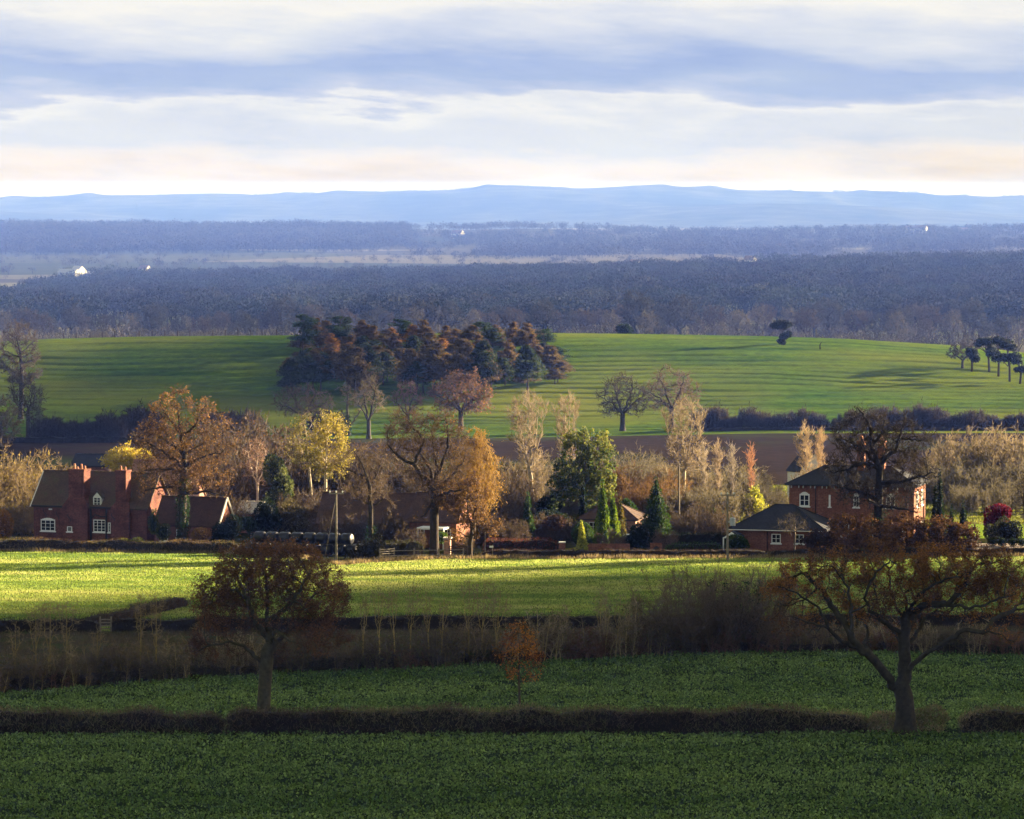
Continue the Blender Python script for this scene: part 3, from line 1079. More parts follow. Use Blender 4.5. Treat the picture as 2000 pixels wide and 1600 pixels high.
# ------------------------------------------------------------------ crops and grass
def scatter_field(rng, dens, y0, y1, u0=-360, u1=2360):
    """random ground points between two depth curves"""
    f0 = (lambda u: np.full_like(u, y0)) if np.isscalar(y0) else (lambda u: np.interp(u, *y0))
    f1 = (lambda u: np.full_like(u, y1)) if np.isscalar(y1) else (lambda u: np.interp(u, *y1))
    ya = min(y0 if np.isscalar(y0) else min(y0[1]), 1e9); yb = max(y1 if np.isscalar(y1) else max(y1[1]), 0)
    wx = (u1 - u0) / F * yb
    n = int(dens * wx * (yb - ya))
    Y = rng.uniform(ya, yb, n); x = rng.uniform((u0 - 1000) / F * yb, (u1 - 1000) / F * yb, n)
    u = 1000 + F * x / Y
    ok = (u > u0) & (u < u1) & (Y > f0(u)) & (Y < f1(u))
    x, Y = x[ok], Y[ok]
    return np.stack([x, Y, gz(x, Y)], -1)


def crop_leaves(name, label, y0, y1, dens, seed):
    rng = np.random.default_rng(seed)
    p = scatter_field(rng, dens, y0, y1)
    n = len(p)
    k = vnoise(p[:, :2] / 1.1, seed); k2 = .6 * vnoise(p[:, :2] / np.array([6.0, 2.5]), seed + 1) + .6 * vnoise(p[:, :2] / np.array([22.0, 9.0]), seed + 2) - .1
    keep = k + rng.uniform(-.3, .3, n) > .28
    p, k, k2 = p[keep], k[keep], k2[keep]; n = len(p)
    p[:, 2] += rng.uniform(.0, .20, n) * (.5 + k)
    a = unit(rdir(rng, n) + np.array([0, 0, .35])); b = unit(np.cross(a, rdir(rng, n)))
    s = rng.uniform(.09, .22, (n, 1))
    base = np.array([[.05, .095, .022]]) + (np.array([[.20, .285, .085]]) - np.array([[.05, .095, .022]])) * np.clip(k2[:, None] * .7 + rng.normal(size=(n, 1)) * .25, 0, 1)
    g = Geo()
    g.quads(p, p + a * s * .5 + b * s * .34, p + a * s, p + a * s * .5 - b * s * .34, base * rng.uniform(.6, 1.5, (n, 1)))
    o = g.build(name, M_GRASS)
    return tag(o, label, None, None, 'stuff')


crop_leaves('crop_leaves', 'leafy green crop in front of the clipped hedge', 186, 229.4, 46, 1)
crop_leaves('crop_leaves', 'leafy green crop behind the clipped hedge', 231.3, YB, 46, 2)


def grass_blades(name, label, y0, y1, dens, seed, h, w, pal, u0=-360, u1=2360, patch=(14, 3.0)):
    rng = np.random.default_rng(seed)
    p = scatter_field(rng, dens, y0, y1, u0, u1)
    n = len(p)
    k = vnoise(p[:, :2] / np.array(patch), seed); k2 = vnoise(p[:, :2] / 1.3, seed + 4)
    pal = np.array(pal, float)
    t = np.clip((k * .75 + k2 * .35) * 1.25 - .2 + rng.normal(size=n) * .13, 0, .999) * (len(pal) - 1)
    i = t.astype(int); i2 = np.minimum(i + 1, len(pal) - 1)
    c = (pal[i] + (pal[i2] - pal[i]) * (t - i)[:, None]) * rng.uniform(.75, 1.3, (n, 1))
    hh = h * rng.uniform(.4, 1.2, (n, 1)) * (.6 + .8 * k2[:, None])
    an = rng.uniform(0, PI, n); s = np.stack([np.cos(an), np.sin(an), 0 * an], -1) * w * .5
    tip = p + np.concatenate([rng.normal(size=(n, 2)) * .35 * h, hh], 1)
    g = Geo(); g.tris(p - s, p + s, tip, c)
    o = g.build(name, M_GRASS)
    return tag(o, label, None, None, 'stuff')


grass_blades('meadow_grass', 'short sunlit yellow green grass on the meadow', YM0, YM1, 34, 3, .13, .07,
             [(.11, .18, .032), (.20, .27, .048), (.30, .345, .08), (.37, .37, .125)])
grass_blades('rough_grass', 'coarse brown and green tussocks in the strip before the meadow', YB, (YM0[0], [316.5, 316.5]), 30, 4, .30, .06,
             [(.05, .06, .02), (.06, .045, .03), (.10, .075, .045), (.05, .075, .02)], patch=(5, 3))

# ------------------------------------------------------------------ clipped hedge along the front
HC = [(.05, .036, .022), (.15, .105, .065), (.10, .11, .04), (.25, .19, .11)]
HL = [(.04, .055, .016), (.08, .09, .026), (.12, .07, .03)]
make_hedge('hedge', 'dark clipped hedge on the left in front of the red brown oak', path_u([(-380, 230.3), (150, 230.2), (441, 230.4)]), 1.62, 1.5, 11, HC, 420, HL, 170, topvar=.16)
make_hedge('hedge', 'long dark clipped hedge between the two foreground oaks', path_u([(442, 230.4), (900, 230.2), (1300, 230.4), (1696, 230.3)]), 1.68, 1.5, 12, HC, 420, HL, 170, topvar=.16)
make_hedge('hedge', 'thin gappy hedge beside the thick trunk of the right oak', path_u([(1697, 230.8), (1852, 230.6)]), 1.65, .9, 13, HC, 480, HL, 200, gaps=.36, core=None, topvar=.2)
make_hedge('hedge', 'dark clipped hedge at the right edge past the gap', path_u([(1874, 230.3), (2380, 230.3)]), 1.62, 1.4, 14, HC, 420, HL, 170, topvar=.16)

# ------------------------------------------------------------------ the three foreground trees
make_tree('oak_tree', 'round red brown oak standing by the front hedge on the left', 517, 233.0, .40,
          [(515, 1375), (517, 1340), (520, 1300), (522, 1272)],
          [(520, 1118, 108, 60), (438, 1168, 72, 62), (602, 1160, 84, 70), (425, 1232, 58, 38), (612, 1222, 62, 34), (520, 1180, 100, 66), (460, 1105, 50, 40), (585, 1105, 55, 42), (402, 1256, 40, 28), (645, 1246, 46, 26), (575, 1284, 46, 16), (470, 1270, 40, 20)],
          [[(511, 1293), (477, 1262, -.4), (450, 1250, -.8), (413, 1257, -1.0), (392, 1266, -1.2)],
           [(528, 1262), (555, 1240, .6), (574, 1220, 1.0), (596, 1208, 1.2), (625, 1222, 1.6)],
           [(516, 1237), (496, 1201, -.8), (486, 1167, -1.4), (467, 1145, -1.6), (432, 1145, -1.9)],
           [(486, 1167, -1.4), (465, 1128, -.8), (462, 1100, -.5)],
           [(523, 1250), (520, 1201, .4), (521, 1147, .8), (511, 1103, .9), (506, 1075, 1.0)],
           [(525, 1215), (560, 1186, -.9), (574, 1169, -1.4), (589, 1145, -1.7), (608, 1110, -1.9)],
           [(574, 1220, 1.0), (611, 1167, 1.9), (648, 1152, 2.2)],
           [(522, 1260), (505, 1225, 1.6), (480, 1190, 2.6), (440, 1195, 3.0)],
           [(522, 1262), (540, 1225, -1.6), (570, 1240, -2.6), (600, 1250, -3.2)]],
          seed=21, natt=1700, D=.30, rt=.018, bark=(.05, .045, .026), twig=(.07, .04, .025), per=3, tl=.62, tw=.02, sub=3,
          leaf=[(.07, .037, .02), (.135, .066, .03), (.21, .105, .045)], nleaf=46000, lsize=.115, clump=.8, thresh=.36, jit=.42, di=2.5, keepf=lambda p: .12 + .9 * np.clip((np.hypot(p[:, 0] / 5.2, (p[:, 2] - 5.2) / 5.4) - .35) / .4, 0, 1))
make_tree('young_oak', 'slim young oak with orange leaves rising from the front hedge', 1015, 232.6, .075,
          [(1015, 1372), (1014, 1340), (1013, 1310), (1016, 1270), (1012, 1235)],
          [(1015, 1262, 40, 38), (990, 1280, 28, 22), (1040, 1282, 26, 30), (1012, 1230, 26, 14), (1020, 1318, 36, 16), (985, 1308, 16, 6)],
          [[(1013, 1325), (1030, 1310, .3), (1042, 1300, .4)], [(1013, 1305), (995, 1288, -.3), (982, 1280, -.3)], [(1015, 1275), (1030, 1250, .2)]],
          seed=22, natt=330, D=.18, rt=.008, bark=(.05, .04, .025), twig=(.06, .035, .02), per=3, tl=.36, tw=.015, sub=2,
          leaf=[(.18, .06, .015), (.34, .13, .02), (.45, .2, .03)], nleaf=1800, lsize=.13, clump=.55, thresh=.45, flare=1.2)
make_tree('oak_tree', 'broad oak with bare twisting limbs and orange leaves at the right', 1768, 229.3, .52,
          [(1769, 1405), (1767, 1365), (1762, 1345)],
          [(1560, 1150, 72, 52), (1545, 1200, 55, 34), (1640, 1112, 92, 40), (1728, 1092, 76, 30), (1830, 1105, 86, 42), (1920, 1125, 92, 50), (1985, 1160, 62, 58), (1880, 1175, 84, 38), (2015, 1205, 46, 40), (1700, 1170, 90, 40), (1790, 1165, 60, 40), (1600, 1235, 50, 22)],
          [[(1750, 1345), (1725, 1310, -.6), (1705, 1285, -1.0), (1675, 1262, -1.3), (1657, 1235, -1.4), (1660, 1180, -1.2), (1652, 1145, -1.0), (1640, 1110, -.8)],
           [(1675, 1262, -1.3), (1640, 1247, -1.9), (1610, 1215, -2.4), (1595, 1180, -2.6), (1550, 1150, -2.8), (1515, 1136, -3.0)],
           [(1765, 1335), (1767, 1290, .2), (1767, 1252, .4), (1772, 1202, .6), (1772, 1165, .8), (1787, 1138, 1.0)],
           [(1757, 1240, .4), (1725, 1212, -.5), (1695, 1190, -1.0), (1685, 1165, -1.1), (1692, 1145, -1.2), (1707, 1115, -1.2), (1722, 1100, -1.2)],
           [(1768, 1215, .5), (1750, 1180, 1.2), (1742, 1145, 1.6), (1741, 1115, 1.8), (1724, 1096, 2.0)],
           [(1770, 1275, .3), (1800, 1230, 1.0), (1810, 1210, 1.3), (1835, 1200, 1.7), (1860, 1205, 2.0), (1875, 1187, 2.2)],
           [(1772, 1205, .6), (1805, 1180, -.4), (1850, 1177, -1.0), (1890, 1182, -1.6), (1925, 1170, -2.0), (1965, 1155, -2.4)],
           [(1767, 1310, .2), (1810, 1272, -.8), (1845, 1247, -1.4), (1875, 1225, -1.8), (1912, 1226, -2.2), (1945, 1230, -2.6), (1965, 1241, -2.8)],
           [(1695, 1190, -1.0), (1712, 1172, -.6), (1707, 1150, -.4)], [(1660, 1190, -1.2), (1684, 1177, -1.6), (1700, 1160, -2.0)],
           [(1766, 1260, .4), (1740, 1225, 2.0), (1700, 1210, 3.2), (1650, 1190, 4.0)], [(1768, 1250, .4), (1800, 1210, 2.4), (1850, 1160, 3.6)], [(1772, 1200, .6), (1790, 1160, -1.0), (1815, 1138, -1.6), (1850, 1122, -2)], [(1850, 1177, -1.0), (1872, 1150, -.6), (1895, 1122, -.3)], [(1912, 1226, -2.2), (1940, 1200, -1.6), (1978, 1185, -1.2)],
           [(1657, 1232, -1.4), (1628, 1190, -.6), (1602, 1150, 0), (1575, 1124, .4)], [(1610, 1215, -2.4), (1572, 1205, -2.8), (1530, 1192, -3.2)], [(1725, 1310, -.6), (1690, 1262, .8), (1700, 1230, 1.6), (1680, 1205, 2)]],
          seed=23, natt=2000, D=.33, rt=.022, bark=(.034, .030, .02), twig=(.06, .036, .022), per=3, tl=.6, tw=.02, sub=3,
          leaf=[(.08, .038, .015), (.17, .078, .021), (.27, .125, .028)], nleaf=50000, lsize=.115, clump=.85, thresh=.44, jit=.5, di=2.2, flare=1.75, keepf=lambda p: np.clip((p[:, 2] - 4.6) / 4.2, .1, 1) * np.clip(.72 + (p[:, 0] + 3) / 9, .72, 1))

# ------------------------------------------------------------------ scrub belt between the crop and the rough field
DK = dict(bark=(.34, .25, .08), twig=(.17, .13, .08))
protos = []
for i, (h, sp, ns, up) in enumerate([(3.3, 2.6, 26, .75), (2.7, 2.8, 30, .6), (3.8, 2.4, 20, .85), (2.2, 3.0, 34, .45)]):
    protos.append((h, sp, ns, up))
LB = ['tangled brown scrub bush at the far side of the leafy crop', 'dense low thicket with yellowish stems behind the leafy crop',
      'tall upright scrub with many thin stems behind the leafy crop', 'spreading dark bramble bush along the crop edge']
made = {}
BT = [((.34, .25, .08), (.16, .12, .075)), ((.13, .10, .05), (.09, .07, .048)), ((.42, .33, .13), (.26, .20, .12)), ((.16, .09, .05), (.15, .08, .05))]


def belt_bush(i, u, dY, sc, seed, szk=1.0):
    Yb = float(np.interp(u, *YB)) + dY
    loc = spot(u, Yb)
    if i not in made:
        h, sp, ns, up = protos[i]
        made[i] = make_bush('scrub_bush', LB[i], loc, h, sp, ns, 300 + i, group='scrub bushes along the crop edge', per=2, tl=.6, tw=.04, sub=3, upright=up, r0=.05, ft=.15, bark=BT[i][0], twig=BT[i][1],
                            base_r=.7, leaf=[(.07, .055, .025), (.13, .095, .04), (.09, .10, .03)], nleaf=1500, lsize=.13, thresh=.35)
        made[i].rotation_euler[2] = seed
        made[i].scale = (sc, sc, sc * szk)
    else:
        copy_tree(made[i], loc, seed * 1.7, sc, None, None, szk)


rb = random.Random(5)
u = -300
while u < 520:                                  # the thick part on the left
    belt_bush(rb.choice([0, 1, 2, 0, 3]), u, rb.uniform(.8, 3.2), rb.uniform(.78, 1.05), rb.uniform(0, 6), rb.uniform(.75, 1.05))
    u += rb.uniform(20, 34)
while u < 855:
    belt_bush(rb.choice([1, 3, 0]), u, rb.uniform(.6, 2.5), rb.uniform(.6, 1.15), rb.uniform(0, 6), rb.uniform(.75, 1.2))
    u += rb.uniform(30, 62)
for u in (915, 950, 985, 1070, 1100, 1128, 1155, 1180, 1205, 1228, 1252, 1275, 1300, 1330, 1365, 1400):
    belt_bush(rb.choice([1, 3, 0, 2]), u, rb.uniform(.6, 2.2), rb.uniform(.85, 1.2), rb.uniform(0, 6), rb.uniform(.8, 1.15))
u = 1500
while u < 2320:
    belt_bush(rb.choice([1, 3, 0, 2]), u, rb.uniform(.6, 2.4), rb.uniform(.65, .95), rb.uniform(0, 6), rb.uniform(.8, 1.15))
    u += rb.uniform(26, 44)
make_hedge('bramble_bank', 'low dark bramble bank under the scrub at the crop edge', path_u([(uu, float(np.interp(uu, *YB)) + 1.2) for uu in range(-340, 861, 100)]), 1.0, 1.6, 31,
           [(.04, .028, .018), (.08, .055, .03), (.06, .065, .025)], 240, [(.02, .03, .01), (.045, .04, .015)], 60, topvar=.3, cat='undergrowth')
make_hedge('bramble_bank', 'low dark bramble bank under the bushes behind the right oak', path_u([(uu, float(np.interp(uu, *YB)) + 1.2) for uu in range(905, 2380, 95)]), .95, 1.6, 32,
           [(.04, .028, .018), (.08, .055, .03), (.04, .07, .025)], 240, [(.02, .03, .01), (.045, .04, .015)], 60, topvar=.3, cat='undergrowth')


def sapling(u, vtop, dY, lab, seed, ru=22, lean=0, r=.05, nb=70, low=.45, col=(.26, .19, .06), tw=(.19, .145, .08), Y=None, name='sapling', group='thin saplings in the scrub belt', leaf=None, nleaf=0, per=2, tl=.45):
    Y = Y or float(np.interp(u, *YB)) + dY
    vb = proj(spot(u, Y))[1]
    H = vb - vtop
    trunk = [(u + lean * .2, vb - H * .3), (u + lean * .5, vb - H * .6), (u + lean, vtop + H * .05)]
    ells = [(u + lean * .8, vtop + H * (1 - low) * .5, ru, H * (1 - low) * .5), (u + lean * .5, vtop + H * .42, ru * .8, H * .25)]
    return make_tree(name, lab, u, Y, r, trunk, ells, [[(u + lean * .2, vb - H * .35), (u + lean * .4 - ru * .4, vb - H * .6, .3), (u - ru * .5 + lean, vtop + H * .15, .4)],
                                                       [(u + lean * .3, vb - H * .45), (u + lean * .6 + ru * .4, vb - H * .7, -.3), (u + ru * .55 + lean, vtop + H * .1, -.4)]], seed=seed, natt=nb, D=.28, rt=.008, bark=col, twig=tw,
                     per=per + 1, tl=tl, tw=.026, sub=3, jit=.25, trop=(0, 0, .35), flare=1.1, group=group, leaf=leaf, nleaf=nleaf, lsize=.12)


for k, (u, vt, dy, ru, lean, lab) in enumerate([
        (708, 1160, 1.2, 14, 6, 'thin bare sapling nearest the red brown oak in the scrub belt'), (742, 1143, 1.0, 20, -4, 'bare sapling with two leaders right of the red brown oak'),
        (772, 1148, 1.4, 18, -8, 'leaning bare sapling with a dark stem in the middle of the row'), (800, 1140, .9, 18, 8, 'straight mossy sapling with a fine top above the low hedge'),
        (838, 1155, 1.2, 16, -6, 'dark forked sapling left of the gap in the scrub'), (862, 1162, 1.0, 16, 6, 'last dark sapling before the gap in the scrub'),
        (915, 1130, 1.2, 24, 2, 'tallest bare sapling of the clump right of the gap'), (940, 1128, 1.6, 30, 8, 'yellow stemmed sapling in the clump right of the gap'), (968, 1152, 1.2, 26, 10, 'bushy bare sapling left of the young orange oak'),
        (1107, 1180, 1.2, 12, -5, 'single thin sapling right of the young orange oak'), (1172, 1146, 1.5, 20, 2, 'bare sapling with a spreading top before the round thicket'),
        (1205, 1158, 1.5, 18, 8, 'pale bare sapling at the foot of the round thicket'), (1243, 1172, 1.5, 18, -4, 'short bare sapling against the round thicket')]):
    sapling(u, vt, dy, lab, 400 + k, ru, lean)
for k, (u, vt, ru, lab) in enumerate([(70, 1178, 26, 'bare bushy sapling over the scrub at the far left'), (98, 1168, 28, 'bare fan shaped sapling over the low hedge at the left'),
                                      (130, 1170, 26, 'bare sapling beside the fan shaped one at the left'), (275, 1158, 22, 'spindly bare sapling in front of the sloping hedge'), (305, 1155, 24, 'bare forked sapling in front of the sloping hedge'),
                                      (30, 1215, 22, 'short bare sapling at the left edge of the scrub'), (190, 1225, 20, 'short bare sapling by the field gate'), (390, 1215, 20, 'short bare sapling at the foot of the red brown oak')]):
    sapling(u, vt, 2.0, lab, 430 + k, ru, 0, nb=90, low=.5)

TH_ = dict(bark=(.11, .085, .045), twig=(.13, .095, .058))
for k, (u, h, sp, lab, ivy) in enumerate([(1335, 7.2, 6.6, 'big round bare thicket left of the ivy clad thicket', 0), (1395, 8.0, 6.6, 'tall bare thicket with ivy on its stems', 1), (1462, 8.0, 6.0, 'dark bare thicket with arching stems beside the right oak', 1)]):
    loc = spot(u, float(np.interp(u, *YB)) + 2.2)
    o = make_bush('thicket', lab, loc, h, sp, 62, 450 + k, per=4, tl=.8, tw=.03, sub=4, upright=.45, r0=.06, ft=.3, base_r=.4, arch=.05, seg=10, **TH_)
    if ivy:
        rg = np.random.default_rng(9 + k); iv = Geo()
        for q in range(3):
            a = np.array([rg.uniform(-1.2, 1.4), rg.uniform(-.8, .2), 0]); b = a + np.array([rg.uniform(-.8, .8), 0, h * rg.uniform(.6, .8)])
            t = rg.uniform(0, 1, (420, 1))
            leaves(iv, rg, a + (b - a) * t + rg.normal(size=(420, 3)) * .16, 420, .18, [(.008, .022, .008), (.02, .04, .012)], .6, .2, .05, seed=q)
        iv.build('ivy', M_LEAF, o)

# ------------------------------------------------------------------ low hedges before the meadow
MH = [(.022, .016, .012), (.04, .028, .02), (.03, .03, .014)]
make_hedge('hedge', 'low dark hedge left of the wooden field gate', path_u([(-380, 317.6), (60, 317.5), (196, 317.4)]), 1.3, 1.3, 41, MH, 150, HL, 30)
make_hedge('hedge', 'long low dark hedge between the rough strip and the meadow', path_u([(217, 317.4), (500, 317.5), (900, 317.6), (1270, 317.6)]), 1.32, 1.3, 42, MH, 150, HL, 30)
make_hedge('hedge', 'low hedge seen through the limbs of the right oak', path_u([(1275, 317.6), (1700, 317.5), (2380, 317.4)]), 1.3, 1.3, 43, MH, 130, HL, 30)
make_hedge('hedge', 'brown hedge sloping up the meadow behind the low hedge', path_u([(172, 321), (240, 327), (300, 336), (357, 343)]), 1.15, 1.5, 44, [(.05, .03, .02), (.085, .05, .03), (.05, .04, .02)], 150)
M_WOOD = m_plain('weathered_wood', (.17, .14, .105), .85, 0, 6, .35)
gt = empty('field_gate', spot(206.5, 317.2), 'small pale wooden gate in the low hedge at the left', 'gate')
for px in (-.45, .45):
    g = Geo(); g.box(px - .06, px + .06, -.06, .06, -.1, 1.25); g.build('gate_post', M_WOOD, gt)
g = Geo()
for z in (.25, .5, .75, 1.0): g.box(-.385, .385, -.02, .02, z - .05, z + .05)
g.build('gate_rails', M_WOOD, gt)
# ------------------------------------------------------------------ buildings
BR_RED = m_brick('red_brick', (.11, .034, .024), (.16, .052, .034), (.16, .12, .10), (.07, .027, .021))
BR_ORANGE = m_brick('orange_brick', (.17, .06, .034), (.24, .092, .052), (.22, .16, .12), (.14, .055, .034))
BR_PALE = m_brick('pale_brick', (.34, .17, .12), (.42, .24, .18), (.40, .33, .28), (.30, .15, .10))
RF_TILE = m_roof('clay_tiles', [(.3, (.045, .03, .016)), (.5, (.075, .045, .024)), (.7, (.06, .06, .02))])
RF_BROWN = m_roof('brown_tiles', [(.3, (.04, .022, .016)), (.6, (.075, .04, .026))])
RF_SLATE = m_roof('blue_slates', [(.3, (.014, .015, .02)), (.7, (.028, .029, .036))], .2, .12, .8)
RF_ORANGE = m_roof('orange_tiles', [(.3, (.16, .08, .05)), (.7, (.26, .14, .09))])
WHITE = m_plain('white_paint', (.72, .71, .66), .5, 0, 5, .1)
CREAM = m_plain('cream_render', (.62, .58, .5), .8, 0, 2, .12)
BLACKP = m_plain('black_iron', (.012, .012, .013), .5)
GLASS = m_plain('window_glass', (.012, .014, .018), .08, 0, None, .2, .5)
POT = m_plain('terracotta', (.40, .17, .09), .8, 0, 6, .2)
LEADM = m_plain('lead_grey', (.10, .10, .105), .5, 0, 3, .2)


class House:
    def __init__(s, name, label, u, Y, rz, cat='house', group=None, dz=0.0):
        s.b = spot(u, Y); s.b[2] += dz
        s.o = empty(name, s.b, label, cat, group, math.radians(rz))

    def part(s, name, g, mat, parent=None): return g.build(name, mat, parent or s.o)

    def gable(s, x0, x1, y0, y1, ze, zr, wall, roof, over=.25, th=.16, zb=-.3, ends=(1, 1), name='wall'):
        ym = (y0 + y1) / 2
        g = Geo()
        V = [(x0, y0, zb), (x1, y0, zb), (x1, y1, zb), (x0, y1, zb), (x0, y0, ze), (x1, y0, ze), (x1, y1, ze), (x0, y1, ze), (x0, ym, zr), (x1, ym, zr)]
        g.mesh(V, [(0, 1, 5, 4), (2, 3, 7, 6), (1, 2, 6, 9, 5), (3, 0, 4, 8, 7), (4, 5, 9, 8), (6, 7, 8, 9)])
        w = s.part(name, g, wall)
        sl = (zr - ze) / (ym - y0)
        g = Geo()
        a, b = x0 - over * ends[0], x1 + over * ends[1]
        for sg, yy in ((1, y0), (-1, y1)):
            ye = yy - sg * over; z1 = ze - sl * over + .03; z2 = zr + .03
            V = [(a, ye, z1), (b, ye, z1), (b, ym, z2), (a, ym, z2), (a, ye, z1 + th), (b, ye, z1 + th), (b, ym, z2 + th), (a, ym, z2 + th)]
            f = [(4, 5, 6, 7), (0, 1, 5, 4), (1, 2, 6, 5), (3, 0, 4, 7), (3, 2, 1, 0)]
            if sg < 0: f = [q[::-1] for q in f]
            g.mesh(V, f)
        n = int((b - a) / .4)
        for i in range(n):                                  # ridge tiles
            xa = a + (b - a) * i / n
            g.box(xa + .01, a + (b - a) * (i + 1) / n - .01, ym - .13, ym + .13, zr + th * .9, zr + th + .1 + .02 * (i % 2))
        r = s.part('roof', g, roof)
        return w, r

    def hip(s, x0, x1, y0, y1, ze, zr, wall, roof, over=.5, zb=-.3, ins=None):
        g = Geo(); g.box(x0, x1, y0, y1, zb, ze); w = s.part('wall', g, wall)
        a, b, c, d = x0 - over, x1 + over, y0 - over, y1 + over
        ym = (c + d) / 2; ins = ins or (d - c) / 2
        g = Geo()
        V = [(a, c, ze + .02), (b, c, ze + .02), (b, d, ze + .02), (a, d, ze + .02), (a, c, ze + .16), (b, c, ze + .16), (b, d, ze + .16), (a, d, ze + .16), (a + ins, ym, zr), (b - ins, ym, zr)]
        g.mesh(V, [(3, 2, 1, 0), (0, 1, 5, 4), (1, 2, 6, 5), (2, 3, 7, 6), (3, 0, 4, 7), (4, 5, 9, 8), (6, 7, 8, 9), (5, 6, 9), (7, 4, 8)])
        g.tube([(a + ins, ym, zr), (b - ins, ym, zr)], .1, 6)
        for p, q in (((a, c), (a + ins, ym)), ((b, c), (b - ins, ym)), ((b, d), (b - ins, ym)), ((a, d), (a + ins, ym))):
            g.tube([(p[0], p[1], ze + .17), (q[0], q[1], zr)], .08, 5)
        r = s.part('roof', g, roof)
        g = Geo(); g.tube([(a, c - .06, ze + .08), (b, c - .06, ze + .08)], .055, 6)
        s.part('gutter', g, BLACKP)
        return w, r

    def window(s, x0, x1, z0, z1, nx=2, nz=3, y=0.0, axis='x', arch=0.0, mat=None, sill=True, bar=.055, label=None, fw=.09):
        """white frame with bars; the pane is a sub-part"""
        g = Geo(); q = Geo()

        def bx(gg, a0, a1, b0, b1, d0, d1):
            if axis == 'x': gg.box(a0, a1, y + d0, y + d1, b0, b1)
            else: gg.box(y - d1, y - d0, a0, a1, b0, b1)
        bx(g, x0, x0 + fw, z0, z1, -.07, .02); bx(g, x1 - fw, x1, z0, z1, -.07, .02)
        bx(g, x0 + fw, x1 - fw, z0, z0 + fw, -.068, .02); bx(g, x0 + fw, x1 - fw, z1 - fw, z1, -.068, .02)
        for i in range(1, nx): xx = x0 + (x1 - x0) * i / nx; bx(g, xx - bar / 2, xx + bar / 2, z0 + fw, z1 - fw, -.064, .01)
        for i in range(1, nz): zz = z0 + (z1 - z0) * i / nz; bx(g, x0 + fw, x1 - fw, zz - bar * .35, zz + bar * .35, -.06, .01)
        if arch:
            n = 8
            for i in range(n):
                t0, t1 = i / n, (i + 1) / n
                h = arch * math.sin(PI * (t0 + t1) / 2)
                bx(g, x0 + (x1 - x0) * t0 + .001, x0 + (x1 - x0) * t1 - .001, z1, z1 + h, -.066, .02)
        if sill: bx(g, x0 - .1, x1 + .1, z0 - .12, z0 - .002, -.14, .02)
        o = s.part('window', g, mat or WHITE)
        bx(q, x0 + fw * .8, x1 - fw * .8, z0 + fw * .8, z1 - fw * .8, -.03, -.012)
        s.part('pane', q, GLASS, o)
        if label: o['label'] = label
        return o

    def chimney(s, x0, x1, y0, y1, z0, z1, mat, pots=2, ph=.55, pr=.13, band=True):
        g = Geo(); g.box(x0, x1, y0, y1, z0, z1)
        if band:
            g.box(x0 - .07, x1 + .07, y0 - .07, y1 + .07, z1 - .38, z1 - .2); g.box(x0 - .05, x1 + .05, y0 - .05, y1 + .05, z1 + .002, z1 + .1)
        o = s.part('chimney', g, mat)
        for i in range(pots):
            xx = x0 + (x1 - x0) * (i + .5) / pots
            g = Geo(); g.tube([(xx, (y0 + y1) / 2, z1 + .08), (xx, (y0 + y1) / 2, z1 + .1 + ph * (.8 + .3 * (i % 2)))], [pr, pr * .8], 8, cap=True)
            s.part('chimney_pot', g, POT, o)
        return o


# --- brick cottage on the left
h = House('brick_cottage', 'red brick cottage with two chimneys and white windows behind the left hedge', 66, 427, -19)
K = .0594; kz = .0562
X = lambda u: (u - 66) * K
Z = lambda v: (1056 - v) * kz
h.gable(0, X(295), 0, 6.3, Z(985), Z(925), BR_RED, RF_TILE, over=.28)
g = Geo()                                                    # chimney breasts step in at the shoulders
def stack(g, a0, a1, b0, b1, zs, zt, zc, y0, yd):
    V = [(a0, y0, -.3), (a1, y0, -.3), (a1, .05, -.3), (a0, .05, -.3), (a0, y0, zs), (a1, y0, zs), (a1, .05, zs), (a0, .05, zs),
         (b0, y0 + .02, zt), (b1, y0 + .02, zt), (b1, yd, zt), (b0, yd, zt), (b0, y0 + .02, zc), (b1, y0 + .02, zc), (b1, yd, zc), (b0, yd, zc)]
    g.mesh(V, [(0, 1, 5, 4), (1, 2, 6, 5), (3, 0, 4, 7), (4, 5, 9, 8), (5, 6, 10, 9), (7, 4, 8, 11), (8, 9, 13, 12), (9, 10, 14, 13), (11, 8, 12, 15), (10, 11, 15, 14), (12, 13, 14, 15)])
stack(g, X(129), X(180), X(142), X(173), Z(985), Z(968), Z(914), -.55, 1.15)
g.box(X(142) - .07, X(173) + .07, -.6, 1.22, Z(917), Z(913))
c1 = h.part('chimney', g, BR_RED)
for i, uu in enumerate((148, 154, 162, 169)):
    g = Geo(); g.tube([(X(uu), .3, Z(914)), (X(uu), .3, Z(914) + (.62, .3, .6, .4)[i])], [.14, .11], 8, cap=True); h.part('chimney_pot', g, POT, c1)
g = Geo(); stack(g, X(226), X(263), X(236), X(257), Z(985), Z(975), Z(914), -.45, .9)
g.box(X(236) - .06, X(257) + .06, -.5, .96, Z(917), Z(913))
c2 = h.part('chimney', g, BR_RED)
for uu, hh in ((242, .5), (251, .4)):
    g = Geo(); g.tube([(X(uu), .25, Z(914)), (X(uu), .25, Z(914) + hh)], [.14, .11], 8, cap=True); h.part('chimney_pot', g, POT, c2)
h.window(X(81), X(110), Z(1036), Z(1014), 3, 3, 0, arch=.2, label='wide white window with an arched head')
h.window(X(139), X(149), Z(1035), Z(1025), 1, 2, -.55)
h.window(X(188), X(213), Z(1035), Z(1011), 3, 4, 0)
h.window(X(217.5), X(223), Z(1035), Z(1016), 1, 3, 0)
g = Geo()                                                    # dormer
dx0, dx1, dz0, dz1, dzr = X(187), X(204), Z(984), Z(967), Z(957)
dm = (dx0 + dx1) / 2
sl = (Z(925) - Z(985)) / 3.15
